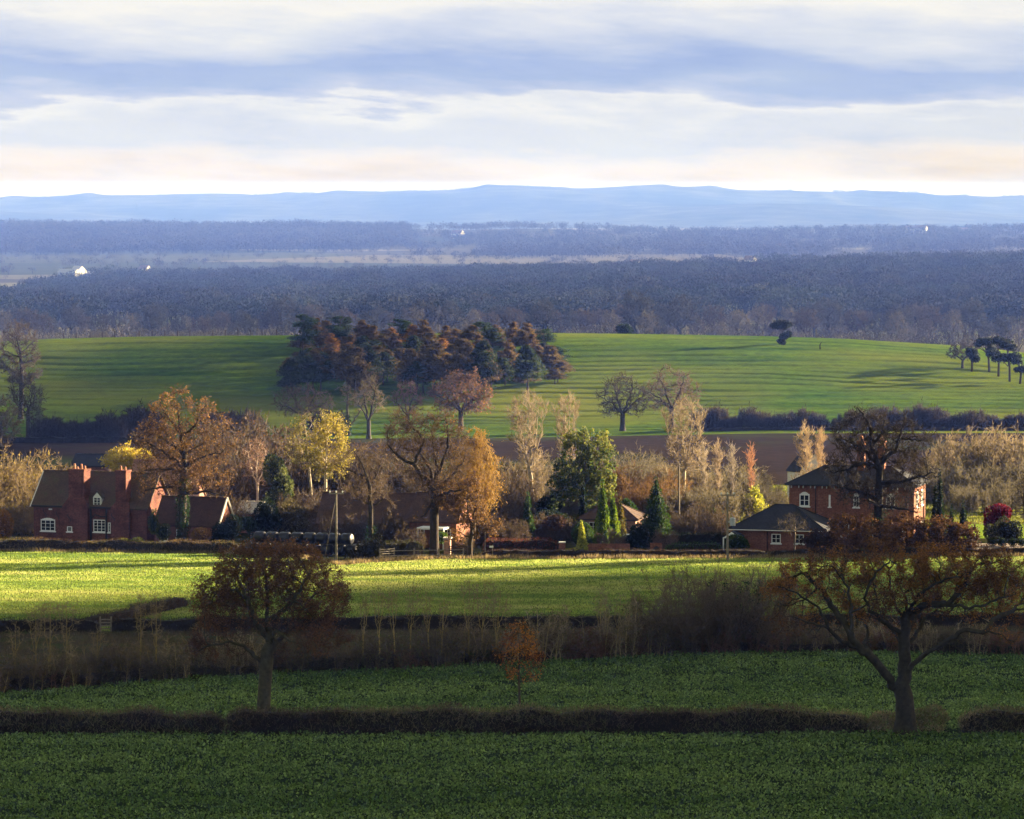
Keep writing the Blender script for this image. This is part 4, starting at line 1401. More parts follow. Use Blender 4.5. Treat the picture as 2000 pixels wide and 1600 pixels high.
def ry(z): return (z - Z(985)) / sl
V = [(dx0, .05, dz0), (dx1, .05, dz0), (dx1, .05, dz1), (dx0, .05, dz1), (dm, .05, dzr), (dx0, ry(dz1) + .2, dz1), (dx1, ry(dz1) + .2, dz1), (dm, ry(dzr) + .2, dzr), (dx0, .05, dz0), (dx1, .05, dz0)]
g.mesh(V, [(0, 1, 2, 4, 3), (0, 3, 5), (1, 6, 2)])
dw = h.part('dormer', g, WHITE)
g = Geo()
for sg, xe in ((-1, dx0), (1, dx1)):
    e = .14; zz = dz1 - (dzr - dz1) / (dm - dx0) * e
    V = [(xe + sg * e, -.1, zz), (dm, -.1, dzr + .02), (dm, ry(dzr) + .3, dzr + .02), (xe + sg * e, ry(zz) + .3, zz), (xe + sg * e, -.1, zz + .12), (dm, -.1, dzr + .14), (dm, ry(dzr) + .3, dzr + .14), (xe + sg * e, ry(zz) + .3, zz + .12)]
    g.mesh(V, [(4, 5, 6, 7), (0, 1, 5, 4), (3, 0, 4, 7), (3, 2, 1, 0)])
h.part('dormer_roof', g, RF_TILE, dw)
h.window(dx0 + .06, dx1 - .06, dz0 + .02, dz1, 2, 3, .04, label='white dormer window under a small gable')
g = Geo(); g.tube([(-.24, -.30, Z(989)), (-.24, 3.15, Z(923)), ], .09, 5); h.part('verge', g, CREAM)
for uu in (183.5, 214.5):
    g = Geo(); g.tube([(X(uu), -.12, Z(985)), (X(uu), -.12, -.2)], .10, 6); h.part('drainpipe', g, BLACKP)
g = Geo(); g.tube([(-.1, -.32, Z(986.5)), (X(128), -.32, Z(986.5))], .09, 6); h.part('gutter', g, BLACKP)
g = Geo(); g.tube([(X(183), -.32, Z(986.5)), (X(226), -.32, Z(986.5))], .09, 6); h.part('gutter', g, BLACKP)
g = Geo(); g.tube([(X(184), -.12, Z(1009)), (X(192), -.12, Z(1001)), (X(205), -.12, Z(1005)), (X(214), -.12, Z(1004))], .07, 5); h.part('drainpipe', g, BLACKP)
for uu, vv, y in ((89, 1001, 0), (115, 1005, 0), (143, 1008, -.55), (231, 1005, -.45)):
    g = Geo(); t = np.linspace(-1, 1, 9); g.tube(np.stack([X(uu) + .18 * np.sin(t * 2.6), np.full(9, y - .04), Z(vv) + .42 * -t], 1), .045, 4); h.part('wall_tie', g, BLACKP)
g = Geo(); g.box(X(98), X(104), -.14, -.003, Z(994.5), Z(992)); h.part('alarm_box', g, WHITE)
# rear wing seen beyond the gable
h2 = House('brick_barn', 'brick barn with a pale sunlit gable behind the cottage', 240, 446, -19, 'barn')
h2.gable(0, 7.2, 0, 7.0, 3.6, 7.6, BR_PALE, RF_ORANGE, over=.15)
# outbuilding right of the cottage
h3 = House('brick_outbuilding', 'low brick outbuilding with a pale pointed gable right of the ivy clad oak', 302, 421.5, -19, 'outbuilding')
kb = 421.5 / F
h3.gable(0, 127 * kb / .945, 0, 4.6, 2.2, 5.0, BR_ORANGE, RF_BROWN, over=.12)
g = Geo(); xr = 127 * kb / .945
for a, b in (((xr + .16, -.2, 2.05), (xr + .16, 2.3, 5.2)), ((xr + .16, 2.3, 5.2), (xr + .16, 4.8, 2.05))): g.tube([a, b], .13, 5)
h3.part('verge', g, CREAM)
h3.window(5.3, 5.85, 1.0, 1.75, 1, 2); h3.window(.7, 1.6, .5, 2.05, 2, 3); h3.window(2.6, 3.1, .9, 1.8, 1, 2)
# pale small roof between the conifers
h4 = House('garden_shed', 'shed with a pale roof between the outbuilding and the dark conifer', 466, 441, -12, 'shed')
h4.gable(0, 2.6, 0, 2.6, 2.3, 3.3, BR_PALE, m_roof('pale_tiles', [(.3, (.42, .36, .3)), (.7, (.55, .48, .4))]), over=.15)
# long barn
h5 = House('long_barn', 'long dark roofed brick barn half hidden behind bare trees in the middle', 622, 425, -9, 'barn')
kb = 425 / F
h5.gable(0, 205 * kb, 0, 7.5, 2.3, 5.2, BR_RED, RF_BROWN, over=.3)
h5.window(2.2, 3.0, .8, 1.8, 2, 2); h5.window(5.2, 6.0, .8, 1.8, 2, 2); h5.window(8.6, 9.4, .8, 1.8, 2, 2)
g = Geo(); g.box(6.4, 7.6, -.04, .03, -.2, 2.0); h5.part('door', g, m_plain('brown_door', (.05, .03, .02), .7))
h6 = House('farmhouse', 'brick farmhouse with a sunlit orange gable and white porch behind the big bare tree', 800, 420, -16)
kb = 420 / F
h6.gable(0, 92 * kb / .96, 0, 6.4, 2.9, 5.6, BR_ORANGE, RF_BROWN, over=.25)
h6.window(.8, 1.7, .9, 2.1, 2, 3); h6.window(3.9, 4.7, .9, 2.1, 2, 3)
g = Geo(); xa, xb = 1.55, 4.6
g.box(xa, xb, -2.4, -.02, 2.22, 2.42)
for xx in (xa + .08, xb - .08): g.box(xx - .07, xx + .07, -2.32, -2.18, -.2, 2.22)
h6.part('porch', g, WHITE)
h7 = House('brick_pier', 'pale sunlit brick gate pier beside the thick trunk of the big bare tree', 874, 409, -10, 'gate pier')
g = Geo(); g.box(-.33, .33, -.33, .33, -.2, 1.75); h7.part('shaft', g, BR_PALE)
g = Geo(); g.box(-.42, .42, -.42, .42, 1.755, 1.9); h7.part('cap', g, CREAM)
# hipped bungalow behind the conifers
h8 = House('tiled_bungalow', 'small bungalow with a hipped red tiled roof behind the garden conifers', 1133, 432, -14, 'bungalow')
h8.hip(0, 6.3, 0, 5.0, 2.2, 4.0, BR_PALE, RF_BROWN, over=.35)
h8.window(1.0, 2.0, 1.0, 2.0, 2, 2); h8.window(4.3, 5.3, 1.0, 2.0, 2, 2)
# right-hand brick house
h9 = House('brick_villa', 'tall brick house with a hipped slate roof and white sash windows at the right', 1541, 424, -15)
kb = 424 / F; K9 = kb / .966
X9 = lambda u: (u - 1541) * K9
Z9 = lambda v: (1062 - v) * kz
h9.hip(0, X9(1779), 0, 7.9, Z9(947), Z9(912), BR_ORANGE, RF_SLATE, over=.42, ins=3.6)
for i in range(22):
    xx = .25 + i * .65 + (.16 if i % 2 else -.0)
    if xx < X9(1779): g = Geo(); g.box(xx, xx + .07, -.36, -.004, Z9(947) - .24, Z9(947) - .01); h9.part('eaves_bracket', g, WHITE)
for a, b in ((1561, 1580), (1617, 1620.5), (1664, 1675), (1726, 1743)):
    h9.window(X9(a), X9(b), Z9(987), Z9(964), 2 if b - a > 5 else 1, 2, 0, arch=.28 if b - a > 5 else 0, bar=.08, fw=.11)
for a, b in ((1640, 1656), (1700, 1716), (1750, 1765)):
    h9.window(X9(a), X9(b), Z9(1046), Z9(1020), 2, 2, 0, bar=.08, fw=.11)
xr = X9(1779)
for y0, y1, z0, z1 in ((1.4, 2.6, Z9(987), Z9(957)), (4.6, 5.8, Z9(987), Z9(957)), (1.4, 2.6, Z9(1046), Z9(1018)), (4.6, 5.8, Z9(1046), Z9(1018))):
    g = Geo()
    h9.window(y0, y1, z0, z1, 2, 2, xr, axis='y', bar=.08, fw=.11)
for uu in (1662, 1701):
    g = Geo(); a, b = X9(uu), X9(uu + 13); z1 = Z9(864)
    g.box(a, b, 2.9, 3.9, Z9(930), z1); g.box(a - .08, b + .08, 2.82, 3.98, z1 - .7, z1 - .5); g.box(a - .06, b + .06, 2.84, 3.96, z1 + .002, z1 + .14)
    c = h9.part('chimney', g, BR_ORANGE)
    g = Geo(); g.tube([((a + b) / 2, 3.4, z1 + .1), ((a + b) / 2, 3.4, z1 + .75)], [.22, .17], 8, cap=True); h9.part('chimney_pot', g, POT, c)
g = Geo(); g.tube([(X9(1592), -.1, Z9(948)), (X9(1592), -.1, 0)], .05, 5); h9.part('drainpipe', g, BLACKP)
# low annex in front of it
h10 = House('low_annex', 'low brick annex with a wide hipped slate roof in front of the tall brick house', 1437, 415, -15, 'annex')
kb = 415 / F
h10.hip(0, 162 * kb / .966, 0, 7.2, 2.25, 4.75, BR_ORANGE, RF_SLATE, over=.75)
g = Geo(); g.tube([(-.75, -.83, 2.32), (162 * kb / .966 + .75, -.83, 2.32)], .05, 5); h10.part('gutter_edge', g, CREAM)
h10.window(3.9, 4.9, .9, 1.9, 2, 2); h10.window(6.4, 7.4, .9, 1.9, 2, 2)
g = Geo(); g.tube([(3.45, -.1, 2.2), (3.45, -.1, -.1)], .05, 5); h10.part('drainpipe', g, BLACKP)
g = Geo()
for sg in (-1, 1):
    V = [(.0 + sg * 1.0, -2.2, 1.55), (.0, -2.2, 2.15), (.0, -.3, 2.15), (.0 + sg * 1.0, -.3, 1.55), (sg * 1.0, -2.2, 1.68), (0, -2.2, 2.28), (0, -.3, 2.28), (sg * 1.0, -.3, 1.68)]
    g.mesh(V, [(4, 5, 6, 7), (3, 2, 1, 0), (0, 1, 5, 4), (3, 0, 4, 7)])
pr = h10.part('porch_roof', g, RF_SLATE)
g = Geo(); g.mesh([(-.98, -2.24, 1.5), (.98, -2.24, 1.5), (0, -2.24, 2.2), (-.98, -2.2, 1.5), (.98, -2.2, 1.5), (0, -2.2, 2.2), (-.7, -2.24, 1.5), (.7, -2.24, 1.5), (0, -2.24, 1.95)], [(0, 6, 8, 2), (8, 7, 1, 2), (0, 2, 5, 3), (2, 1, 4, 5)])
for sx in (-.9, .9): g.box(sx - .06, sx + .06, -2.2, -2.08, -.1, 1.6)
h10.part('porch_frame', g, WHITE)
# white cottage behind
h11 = House('white_cottage', 'white rendered cottage gable rising behind the slate roof', 1538, 508, -62, 'cottage')
h11.gable(0, 3.0, 0, 4.6, 3.6, 6.0, CREAM, RF_SLATE, over=.15)
h11.window(2.0, 2.6, 3.0, 3.7, 2, 2, 3.0, axis='y')
# dark shed roof and small pole group far left
h12 = House('slate_barn', 'dark roofed barn beyond the cottage chimneys', 140, 556, -8, 'barn')
h12.gable(0, 5.5, 0, 6, 1.9, 3.3, BR_RED, RF_SLATE, over=.2)

# ------------------------------------------------------------------ walls, gates, poles, bales
def wall_run(name, label, u0, u1, Y, hgt, mat, th=.3, cap=CREAM, cat='wall'):
    a, b = spot(u0, Y), spot(u1, Y)
    o = empty(name, a, label, cat, None, math.atan2(b[1] - a[1], b[0] - a[0]))
    L = float(np.linalg.norm((b - a)[:2]))
    g = Geo(); g.box(0, L, -th / 2, th / 2, -.4, hgt); g.build('brickwork', mat, o)
    if cap is not None: g = Geo(); g.box(-.03, L + .03, -th / 2 - .05, th / 2 + .05, hgt + .002, hgt + .1); g.build('coping', cap, o)
    return o


wall_run('garden_wall', 'low red brick garden wall below the bare round shrub', 1136, 1230, 413, .95, BR_ORANGE, cap=None)
gw = wall_run('garden_wall', 'short brick wall with an arched opening beside the dark yew', 1270, 1293, 413, 1.0, BR_ORANGE, cap=None)
g = Geo(); n = 9
g.mesh([(.25 + .8 * i / n, -.17, 0) for i in range(n + 1)] + [(.25 + .8 * i / n, -.17, .35 + .35 * math.sin(PI * i / n)) for i in range(n + 1)], [(i, i + 1, n + 2 + i, n + 1 + i) for i in range(n)])
g.build('arch_shade_panel', BLACKP, gw)  # flat black panel on the wall face, painting the shade inside the arch
wall_run('brick_pillar', 'short brick pillar at the end of the copper beech hedge', 1092, 1104, 412, 1.15, BR_ORANGE, .6, cap=CREAM, cat='pillar')
M_FENCE = m_plain('dark_fence_wood', (.05, .04, .03), .9, 0, 5, .3)


def rail_fence(name, label, pts, hgt=1.15, step=2.2, rails=3, mat=None, group=None, cat='fence', pw=.07):
    xy = np.array(path_u(pts)); seg = np.linalg.norm(np.diff(xy, axis=0), axis=1); cum = np.concatenate([[0], np.cumsum(seg)])
    n = max(2, int(cum[-1] / step) + 1); s = np.linspace(0, cum[-1], n)
    x = np.interp(s, cum, xy[:, 0]); y = np.interp(s, cum, xy[:, 1]); z = gz(x, y)
    base = np.array([x[0], y[0], z[0]])
    o = empty(name, base, label, cat, group)
    for i in range(n):
        g = Geo(); a, b, c = x[i] - base[0], y[i] - base[1], z[i] - base[2]
        g.box(a - pw, a + pw, b - pw, b + pw, c - .2, c + hgt + .08); g.build('post', mat or M_FENCE, o)
    for r in range(rails):
        zz = hgt * (r + .8) / rails
        g = Geo(); g.tube(np.stack([x - base[0], y - base[1] - pw - .03, z - base[2] + zz], 1), .045, 4); g.build('rail', mat or M_FENCE, o)
    return o


rail_fence('rail_fence', 'dark post and rail fence beyond the young orange oak', [(905, 470), (1000, 472), (1110, 474)])
rail_fence('rail_fence', 'dark rail fence behind the lawn at the right', [(1880, 468), (1935, 468), (2040, 470)])
rail_fence('rail_fence', 'pale rail fence along the paddock beside the yellow tree', [(1400, 482), (1480, 490), (1560, 503)], 1.3, 2.6, 2, M_WOOD)
rail_fence('wire_fence', 'low wire fence in front of the farm yard', [(760, 401.8), (830, 403.2), (905, 404.8)], 1.0, 2.4, 2, M_WOOD)
rail_fence('field_gate', 'silvery five bar field gate right of the black bales', [(742, 400.6), (770, 402)], 1.15, 3.0, 5, M_WOOD, cat='gate')
rail_fence('iron_gate', 'dark entrance gate between the big tree and the young oak', [(878, 407.5), (912, 407.8)], 1.05, 2.2, 5, M_FENCE, cat='gate')
for uu, yy, hh, lab in ((947.5, 406.5, 2.6, 'slim pale post beside the copper beech hedge'), ):
    o = empty('post', spot(uu, yy), lab, 'post'); g = Geo(); g.tube([(0, 0, -.2), (0, 0, hh)], .05, 6); g.build('shaft', M_WOOD, o)
    g = Geo(); g.tube([(0, 0, hh), (0, 0, hh + .12)], [.07, .03], 6); g.build('cap', M_WOOD, o)
o = empty('footpath_sign', spot(962, 406), 'short footpath post with a small pale finger sign', 'sign')
g = Geo(); g.tube([(0, 0, -.2), (0, 0, 1.35)], .055, 6); g.build('shaft', M_WOOD, o)
g = Geo(); g.box(-.32, .08, -.08, -.056, 1.05, 1.25); g.build('sign_board', WHITE, o)


def pole(u, Y, H, label, arms=1, r=.12, lean=0.0):
    o = empty('utility_pole', spot(u, Y), label, 'pole')
    g = Geo(); g.tube([(0, 0, -.3), (lean * H * .5, 0, H * .5), (lean * H, 0, H)], [r, r * .85, r * .7], 8, cap=True); g.build('shaft', M_WOOD, o)
    if arms:
        g = Geo(); g.box(lean * H - .75, lean * H + .75, -.2, -.1, H - .25, H - .12); a = g.build('crossarm', M_WOOD, o)
        for xx in (-.65, 0, .65):
            g = Geo(); g.tube([(lean * H + xx, -.15, H - .118), (lean * H + xx, -.15, H - .03), (lean * H + xx, -.15, H + .1)], [.04, .09, .06], 6, cap=True); g.build('insulator', WHITE, a)
    return o


p = pole(657, 396.5, 7.3, 'tall pale utility pole with a crossarm beside the black bales')
g = Geo(); g.tube([(-.08, 0, 6.4), (-1.3, .6, .0)], .025, 4); g.build('guy_wire', M_WOOD, p)
p = pole(1421, 401.5, 6.95, 'utility pole with a grey transformer in front of the low annex', 1, .13, -.004)
g = Geo(); g.tube([(.5, -.1, 3.6), (.5, -.1, 4.4)], [.32, .32], 10, cap=True); g.box(.05, .2, -.14, -.06, 3.9, 4.1); g.build('transformer', m_plain('grey_steel', (.3, .31, .33), .4, 0, 3, .15), p)
pole(1326, 452, 7.0, 'bare dark pole standing in front of the brown willow bush', 0, .12)
p = pole(94, 523, 2.4, 'short pole with a pale transformer beyond the cottage roof', 1, .12)


def bale_mesh():
    g = Geo(); n, m = 20, 9
    rg = np.random.default_rng(77)
    xs = np.array([-.62, -.60, -.52, -.3, 0, .3, .52, .60, .62]); rs = np.array([.0, .42, .58, .62, .63, .62, .58, .42, .0])
    V = []
    for i in range(m):
        for j in range(n):
            a = 2 * PI * j / n; r = rs[i] * (1 + .035 * rg.normal())
            V.append((xs[i] + .01 * rg.normal(), r * math.cos(a), .6 + min(r * math.sin(a), 9)))
    V = np.array(V); V[:, 2] = np.maximum(V[:, 2], 0.03)
    g.mesh(V, [(i * n + j, i * n + (j + 1) % n, (i + 1) * n + (j + 1) % n, (i + 1) * n + j) for i in range(m - 1) for j in range(n)])
    return g


M_BALE = m_plain('black_plastic_wrap', (.008, .008, .010), .38, 0, 4, .3, .3)
b0 = bale_mesh().build('silage_bale', M_BALE, smooth=True)
GB = 'black wrapped silage bales stacked by the field'
tag(b0, 'black wrapped silage bale at the right end of the bottom row', 'bale', GB)
rb = random.Random(3)
uu = 688
y0 = 406.3
zb = g1(spot(660, y0)[0], y0)
k = 0
for row, us in ((0, [688 - 24.3 * i for i in range(9)]), (1, [678 - 24.3 * i for i in range(8)])):
    for i, uu in enumerate(us):
        q = spot(uu, y0 + (i * .25)); q[2] = g1(q[0], q[1]) + row * 1.19
        if k == 0: o = b0
        else:
            o = b0.copy(); COL.objects.link(o)
            o['label'] = ('black wrapped bale at the right end of the top row with its shiny end lit' if (row == 1 and i == 0) else
                          'black wrapped silage bale in the top row of the stack' if row else 'black wrapped silage bale in the bottom row of the stack')
        o.location = q; o.rotation_euler = (0, 0, math.radians(-24 + rb.uniform(-7, 7))); k += 1
o = b0.copy(); COL.objects.link(o); q = spot(700, 407.6); o.location = q; o.rotation_euler = (0, 0, .2); o['label'] = 'black wrapped bale standing past the end of the stack'

# lawn, drive
def patch(name, mat, u0, u1, Ya, Yb):
    o = sheet(name, mat, Ya, Yb, 14, np.linspace(u0, u1, 24), lift=.006); return o
patch('lawn', M_LAWN, 1872, 2080, 432, 456)
patch('gravel_drive', M_DRIVE, 1900, 2100, 411, 424)
patch('garden_lawn', M_GARDEN, 1020, 1110, 421, 428)
# parked car glimpsed behind the wall
c = empty('parked_car', spot(1236, 421), 'silver blue car half hidden behind the brick garden wall', 'car', None, math.radians(8))
M_CAR = m_plain('car_paint', (.30, .36, .42), .25, .3, None, .2, .5)
g = Geo()
pf = [(-2.0, .35), (-2.05, .75), (-1.3, .88), (-.75, 1.38), (.75, 1.42), (1.35, .92), (2.0, .85), (2.05, .4)]
for sy in (-.8, .8): pass
V = [(x, -.8 + (.12 if z > 1.2 else 0), z) for x, z in pf] + [(x, .8 - (.12 if z > 1.2 else 0), z) for x, z in pf]
m = len(pf)
g.mesh(V, [tuple(range(m))[::-1], tuple(range(m, 2 * m))] + [(i, (i + 1) % m, m + (i + 1) % m, m + i) for i in range(m)])
g.build('body', M_CAR, c)
g = Geo(); g.mesh([(-1.15, -.79, .93), (-.72, -.7, 1.33), (.7, -.7, 1.36), (1.2, -.79, .95)], [(0, 3, 2, 1)]); g.build('window', GLASS, c)
for xx in (-1.25, 1.25):
    for yy in (-.72, .72):
        g = Geo(); g.tube([(xx, yy - .1, .32), (xx, yy + .1, .32)], .32, 14, cap=True); g.build('wheel', BLACKP, c)
# ------------------------------------------------------------------ village trees
PALE = dict(bark=(.27, .22, .15), twig=(.22, .17, .11))
BROWN = dict(bark=(.05, .04, .027), twig=(.085, .06, .04))
ORL = [(.075, .042, .018), (.15, .08, .026), (.23, .125, .035)]
make_tree('oak_tree', 'tall ivy clad oak with thin orange leaves in front of the outbuilding', 356, 418, .42,
          [(356, 1010), (357, 965), (358, 927), (360, 890), (352, 845), (347, 800)],
          [(345, 805, 68, 40), (300, 862, 48, 46), (410, 860, 58, 56), (350, 880, 90, 66), (350, 935, 88, 34), (345, 772, 26, 20), (420, 930, 42, 30)],
          [[(352, 952), (300, 952, -1), (280, 962, -1.2)], [(355, 922), (312, 915, -.8), (282, 918, -1)], [(357, 912), (320, 880, -1.5), (275, 852, -2)], [(359, 888), (312, 852, 1), (282, 832, 1.2)],
           [(358, 912), (400, 890, -1), (437, 880, -1.5)], [(357, 968), (405, 958, -1), (440, 967, -1.3)], [(359, 890), (390, 870, 1.2), (425, 852, 1.8)], [(353, 850), (382, 830, -.8), (402, 790, -1)], [(350, 845), (325, 815, .8), (310, 790, 1)],
           [(358, 925), (375, 905, 2.5), (400, 905, 3.5)]],
          seed=51, limbk=.6, natt=1500, D=.42, rt=.02, bark=(.038, .029, .02), twig=(.09, .055, .03), per=3, tl=.85, tw=.042, sub=3, leaf=ORL, nleaf=6000, lsize=.24, clump=1.3, thresh=.46, jit=.4, di=3,
          ivy=(7.5, .28, 2600))
make_tree('bare_tree', 'twisted dark bare tree in front of the long barn', 722, 409, .3, [(724, 1040), (724, 1000), (722, 950), (712, 918)],
          [(710, 895, 46, 28), (688, 930, 36, 20), (745, 920, 24, 30), (715, 960, 46, 22)],
          [[(715, 930), (690, 922, -.5), (668, 915, -.8), (655, 905, -1)], [(712, 918), (700, 895, .6), (690, 882, .8)], [(722, 950), (738, 925, .4), (745, 895, .6)], [(723, 985), (700, 975, -.8), (680, 985, -1)], [(723, 990), (750, 975, .8), (765, 985, 1)]],
          seed=52, natt=560, D=.38, rt=.018, bark=(.035, .028, .02), twig=(.10, .07, .042), per=4, tl=.8, tw=.04, sub=3, jit=.5, di=3, ivy=(3.0, .18, 900))
make_tree('bare_tree', 'big bare tree with a very thick trunk in the middle of the village', 848, 406.8, .55, [(848, 1040), (848, 1000), (850, 962)],
          [(798, 850, 54, 44), (862, 850, 56, 46), (830, 820, 56, 18), (900, 885, 26, 44), (850, 930, 62, 30), (780, 880, 36, 26), (870, 970, 50, 24)],
          [[(846, 965), (825, 930, -.4), (807, 905, -.7), (775, 887, -1), (758, 868, -1.2)], [(807, 905, -.7), (820, 880, -.4), (830, 860, 0), (805, 835, .4), (792, 815, .6)], [(850, 955), (855, 915, .6), (847, 880, 1), (842, 838, 1.2)],
           [(852, 945), (872, 885, -.8), (877, 850, -1), (870, 815, -1)], [(846, 980), (832, 1000, -.8), (822, 1010, -1)], [(850, 962), (885, 930, 1), (905, 900, 1.4)], [(850, 968), (880, 960, -1), (905, 955, -1.5)], [(850, 962), (840, 920, 2.2), (815, 880, 3)]],
          seed=53, limbk=.62, natt=2200, D=.42, rt=.018, bark=(.036, .027, .019), twig=(.075, .05, .03), per=4, tl=.9, tw=.045, sub=4, jit=.48, di=3, leaf=ORL, nleaf=2400, lsize=.22, clump=1.6, thresh=.45, flare=1.5, keepf=lambda p: np.clip((8.5 - p[:, 2]) / 4, .03, 1) * np.clip(.3 + p[:, 0] / 3, .1, 1))
GOLD = [(.14, .08, .018), (.25, .14, .025), (.33, .2, .04)]
make_tree('golden_willow', 'golden weeping willow glowing behind the big bare tree', 925, 432, .28, [(925, 1010), (924, 970), (926, 920), (925, 880)],
          [(925, 900, 46, 54), (932, 858, 28, 24), (910, 950, 44, 40), (945, 940, 26, 46)], [[(924, 950), (905, 915, .6), (895, 890, .8)], [(925, 930), (945, 900, -.6), (955, 880, -.8)]],
          seed=54, natt=700, D=.45, rt=.018, bark=(.09, .06, .03), twig=(.26, .16, .045), per=4, tl=1.3, tw=.05, sub=3, droop=.9, up=-.1, leaf=GOLD, nleaf=9000, lsize=.2, clump=1.1, thresh=.30, di=4)
make_tree('young_oak', 'young oak with sparse orange leaves at the village edge beside the footpath sign', 918, 405.4, .3, [(918, 1060), (921, 1046)],
          [(918, 1000, 34, 44), (952, 1030, 30, 22), (893, 1042, 20, 20), (925, 960, 22, 30)],
          [[(920, 1048), (915, 1002, -.3), (913, 960, -.4)], [(921, 1046), (930, 980, .3), (934, 940, .4)], [(921, 1048), (947, 1037, .4), (972, 1031, .6)], [(920, 1050), (900, 1040, -.4), (888, 1030, -.5)]],
          seed=55, natt=420, D=.36, rt=.018, bark=(.045, .033, .022), twig=(.08, .05, .03), per=3, tl=.7, tw=.036, sub=2, leaf=ORL, nleaf=3600, lsize=.24, clump=.9, thresh=.42, di=3)
YEL = [(.08, .085, .02), (.24, .20, .035), (.42, .33, .05)]
make_tree('yellow_birch', 'pale stemmed birch with thin olive leaves left of the bright yellow birch', 607, 452, .16, [(608, 960), (604, 920), (600, 870), (597, 840)],
          [(598, 838, 30, 28), (585, 875, 28, 36), (610, 880, 26, 40)], [[(604, 915), (590, 880, -.5), (582, 855, -.6)]], seed=56, natt=420, D=.42, rt=.016, bark=(.42, .35, .25), twig=(.20, .15, .08), per=3, tl=.8, tw=.036, sub=2,
          leaf=[(.05, .06, .018), (.14, .13, .03), (.28, .23, .05)], nleaf=2200, lsize=.26, clump=1.0, thresh=.42, trop=(0, 0, .25))
make_tree('yellow_birch', 'bright yellow birch with a pale trunk above the black bales', 637, 450, .17, [(636, 960), (636, 920), (638, 870), (642, 835)],
          [(642, 848, 36, 40), (660, 890, 26, 40), (640, 905, 36, 36), (650, 825, 20, 18)], [[(637, 910), (655, 880, -.4), (668, 862, -.6)], [(636, 905), (622, 875, .6)]], seed=57, natt=520, D=.42, rt=.016, bark=(.45, .37, .25), twig=(.25, .19, .08), per=3, tl=.8, tw=.036, sub=2,
          leaf=YEL, nleaf=4200, lsize=.27, clump=1.1, thresh=.42, trop=(0, 0, .2))
make_tree('pale_birch', 'bare pinkish birch with white stems behind the dark conifer', 503, 458, .15, [(503, 960), (501, 915), (504, 885)], [(500, 890, 26, 36), (512, 920, 24, 34), (486, 915, 18, 30)],
          [[(502, 950), (515, 915, .3), (520, 885, .4)], [(502, 945), (490, 910, -.3), (485, 885, -.4)]], seed=58, natt=330, D=.4, rt=.016, bark=(.48, .38, .30), twig=(.20, .12, .08), per=3, tl=.8, tw=.04, trop=(0, 0, .3))
for k, (uu, yy, top, bot, ru, lab) in enumerate([(1040, 476, 772, 990, 36, 'tall pale bare poplar with a leaning trunk behind the green cone'), (1106, 486, 776, 985, 26, 'slender pale bare poplar rising behind the big leafy tree'), (1338, 466, 790, 985, 48, 'wide pale bare poplar above the brown willow bush')]):
    H = bot - top
    make_tree('pale_poplar', lab, uu, yy, .26, [(uu - 3, bot - H * .25), (uu - 8 if k == 0 else uu, bot - H * .45)],
              [(uu - 14 * (k == 0), top + H * .22, ru, H * .24), (uu - 10 * (k == 0), top + H * .42, ru * .9, H * .2), (uu - 6 * (k == 0) + ru * .2, top + H * .62, ru * .8, H * .14)],
              [[(uu - 3, bot - H * .3), (uu - ru * .5, bot - H * .55, .6), (uu - ru * .85, top + H * .12, .9)], [(uu - 3, bot - H * .35), (uu + ru * .4, bot - H * .6, -.6), (uu + ru * .75, top + H * .1, -.8)],
               [(uu - 5, bot - H * .4), (uu - ru * .1, bot - H * .65, .3), (uu - ru * .2, top + H * .04, .4)], [(uu - 5, bot - H * .42), (uu + ru * .2, bot - H * .65, -1.3), (uu + ru * .3, top + H * .05, -1.6)]],
              seed=60 + k, natt=520, D=.48, rt=.022, per=4, tl=1.1, tw=.05, sub=3, jit=.22, trop=(0, 0, .55), up=.6, **PALE)
GRL = [(.022, .042, .014), (.07, .10, .025), (.20, .20, .04)]
make_tree('leafy_tree', 'big dark leafy tree with yellow green sunlit side behind the conifers', 1140, 450, .3, [(1140, 980), (1142, 930), (1145, 890)],
          [(1132, 875, 38, 36), (1165, 895, 38, 46), (1108, 935, 34, 46), (1150, 950, 54, 40), (1185, 930, 20, 34), (1100, 970, 26, 24)], [[(1141, 950), (1115, 920, .8), (1102, 900, 1)], [(1141, 940), (1168, 905, -.8), (1180, 880, -1)]],
          seed=65, natt=800, D=.45, rt=.018, bark=(.09, .07, .045), twig=(.10, .09, .04), per=3, tl=.8, tw=.04, sub=2, leaf=GRL, nleaf=11000, lsize=.34, clump=1.5, thresh=.26)
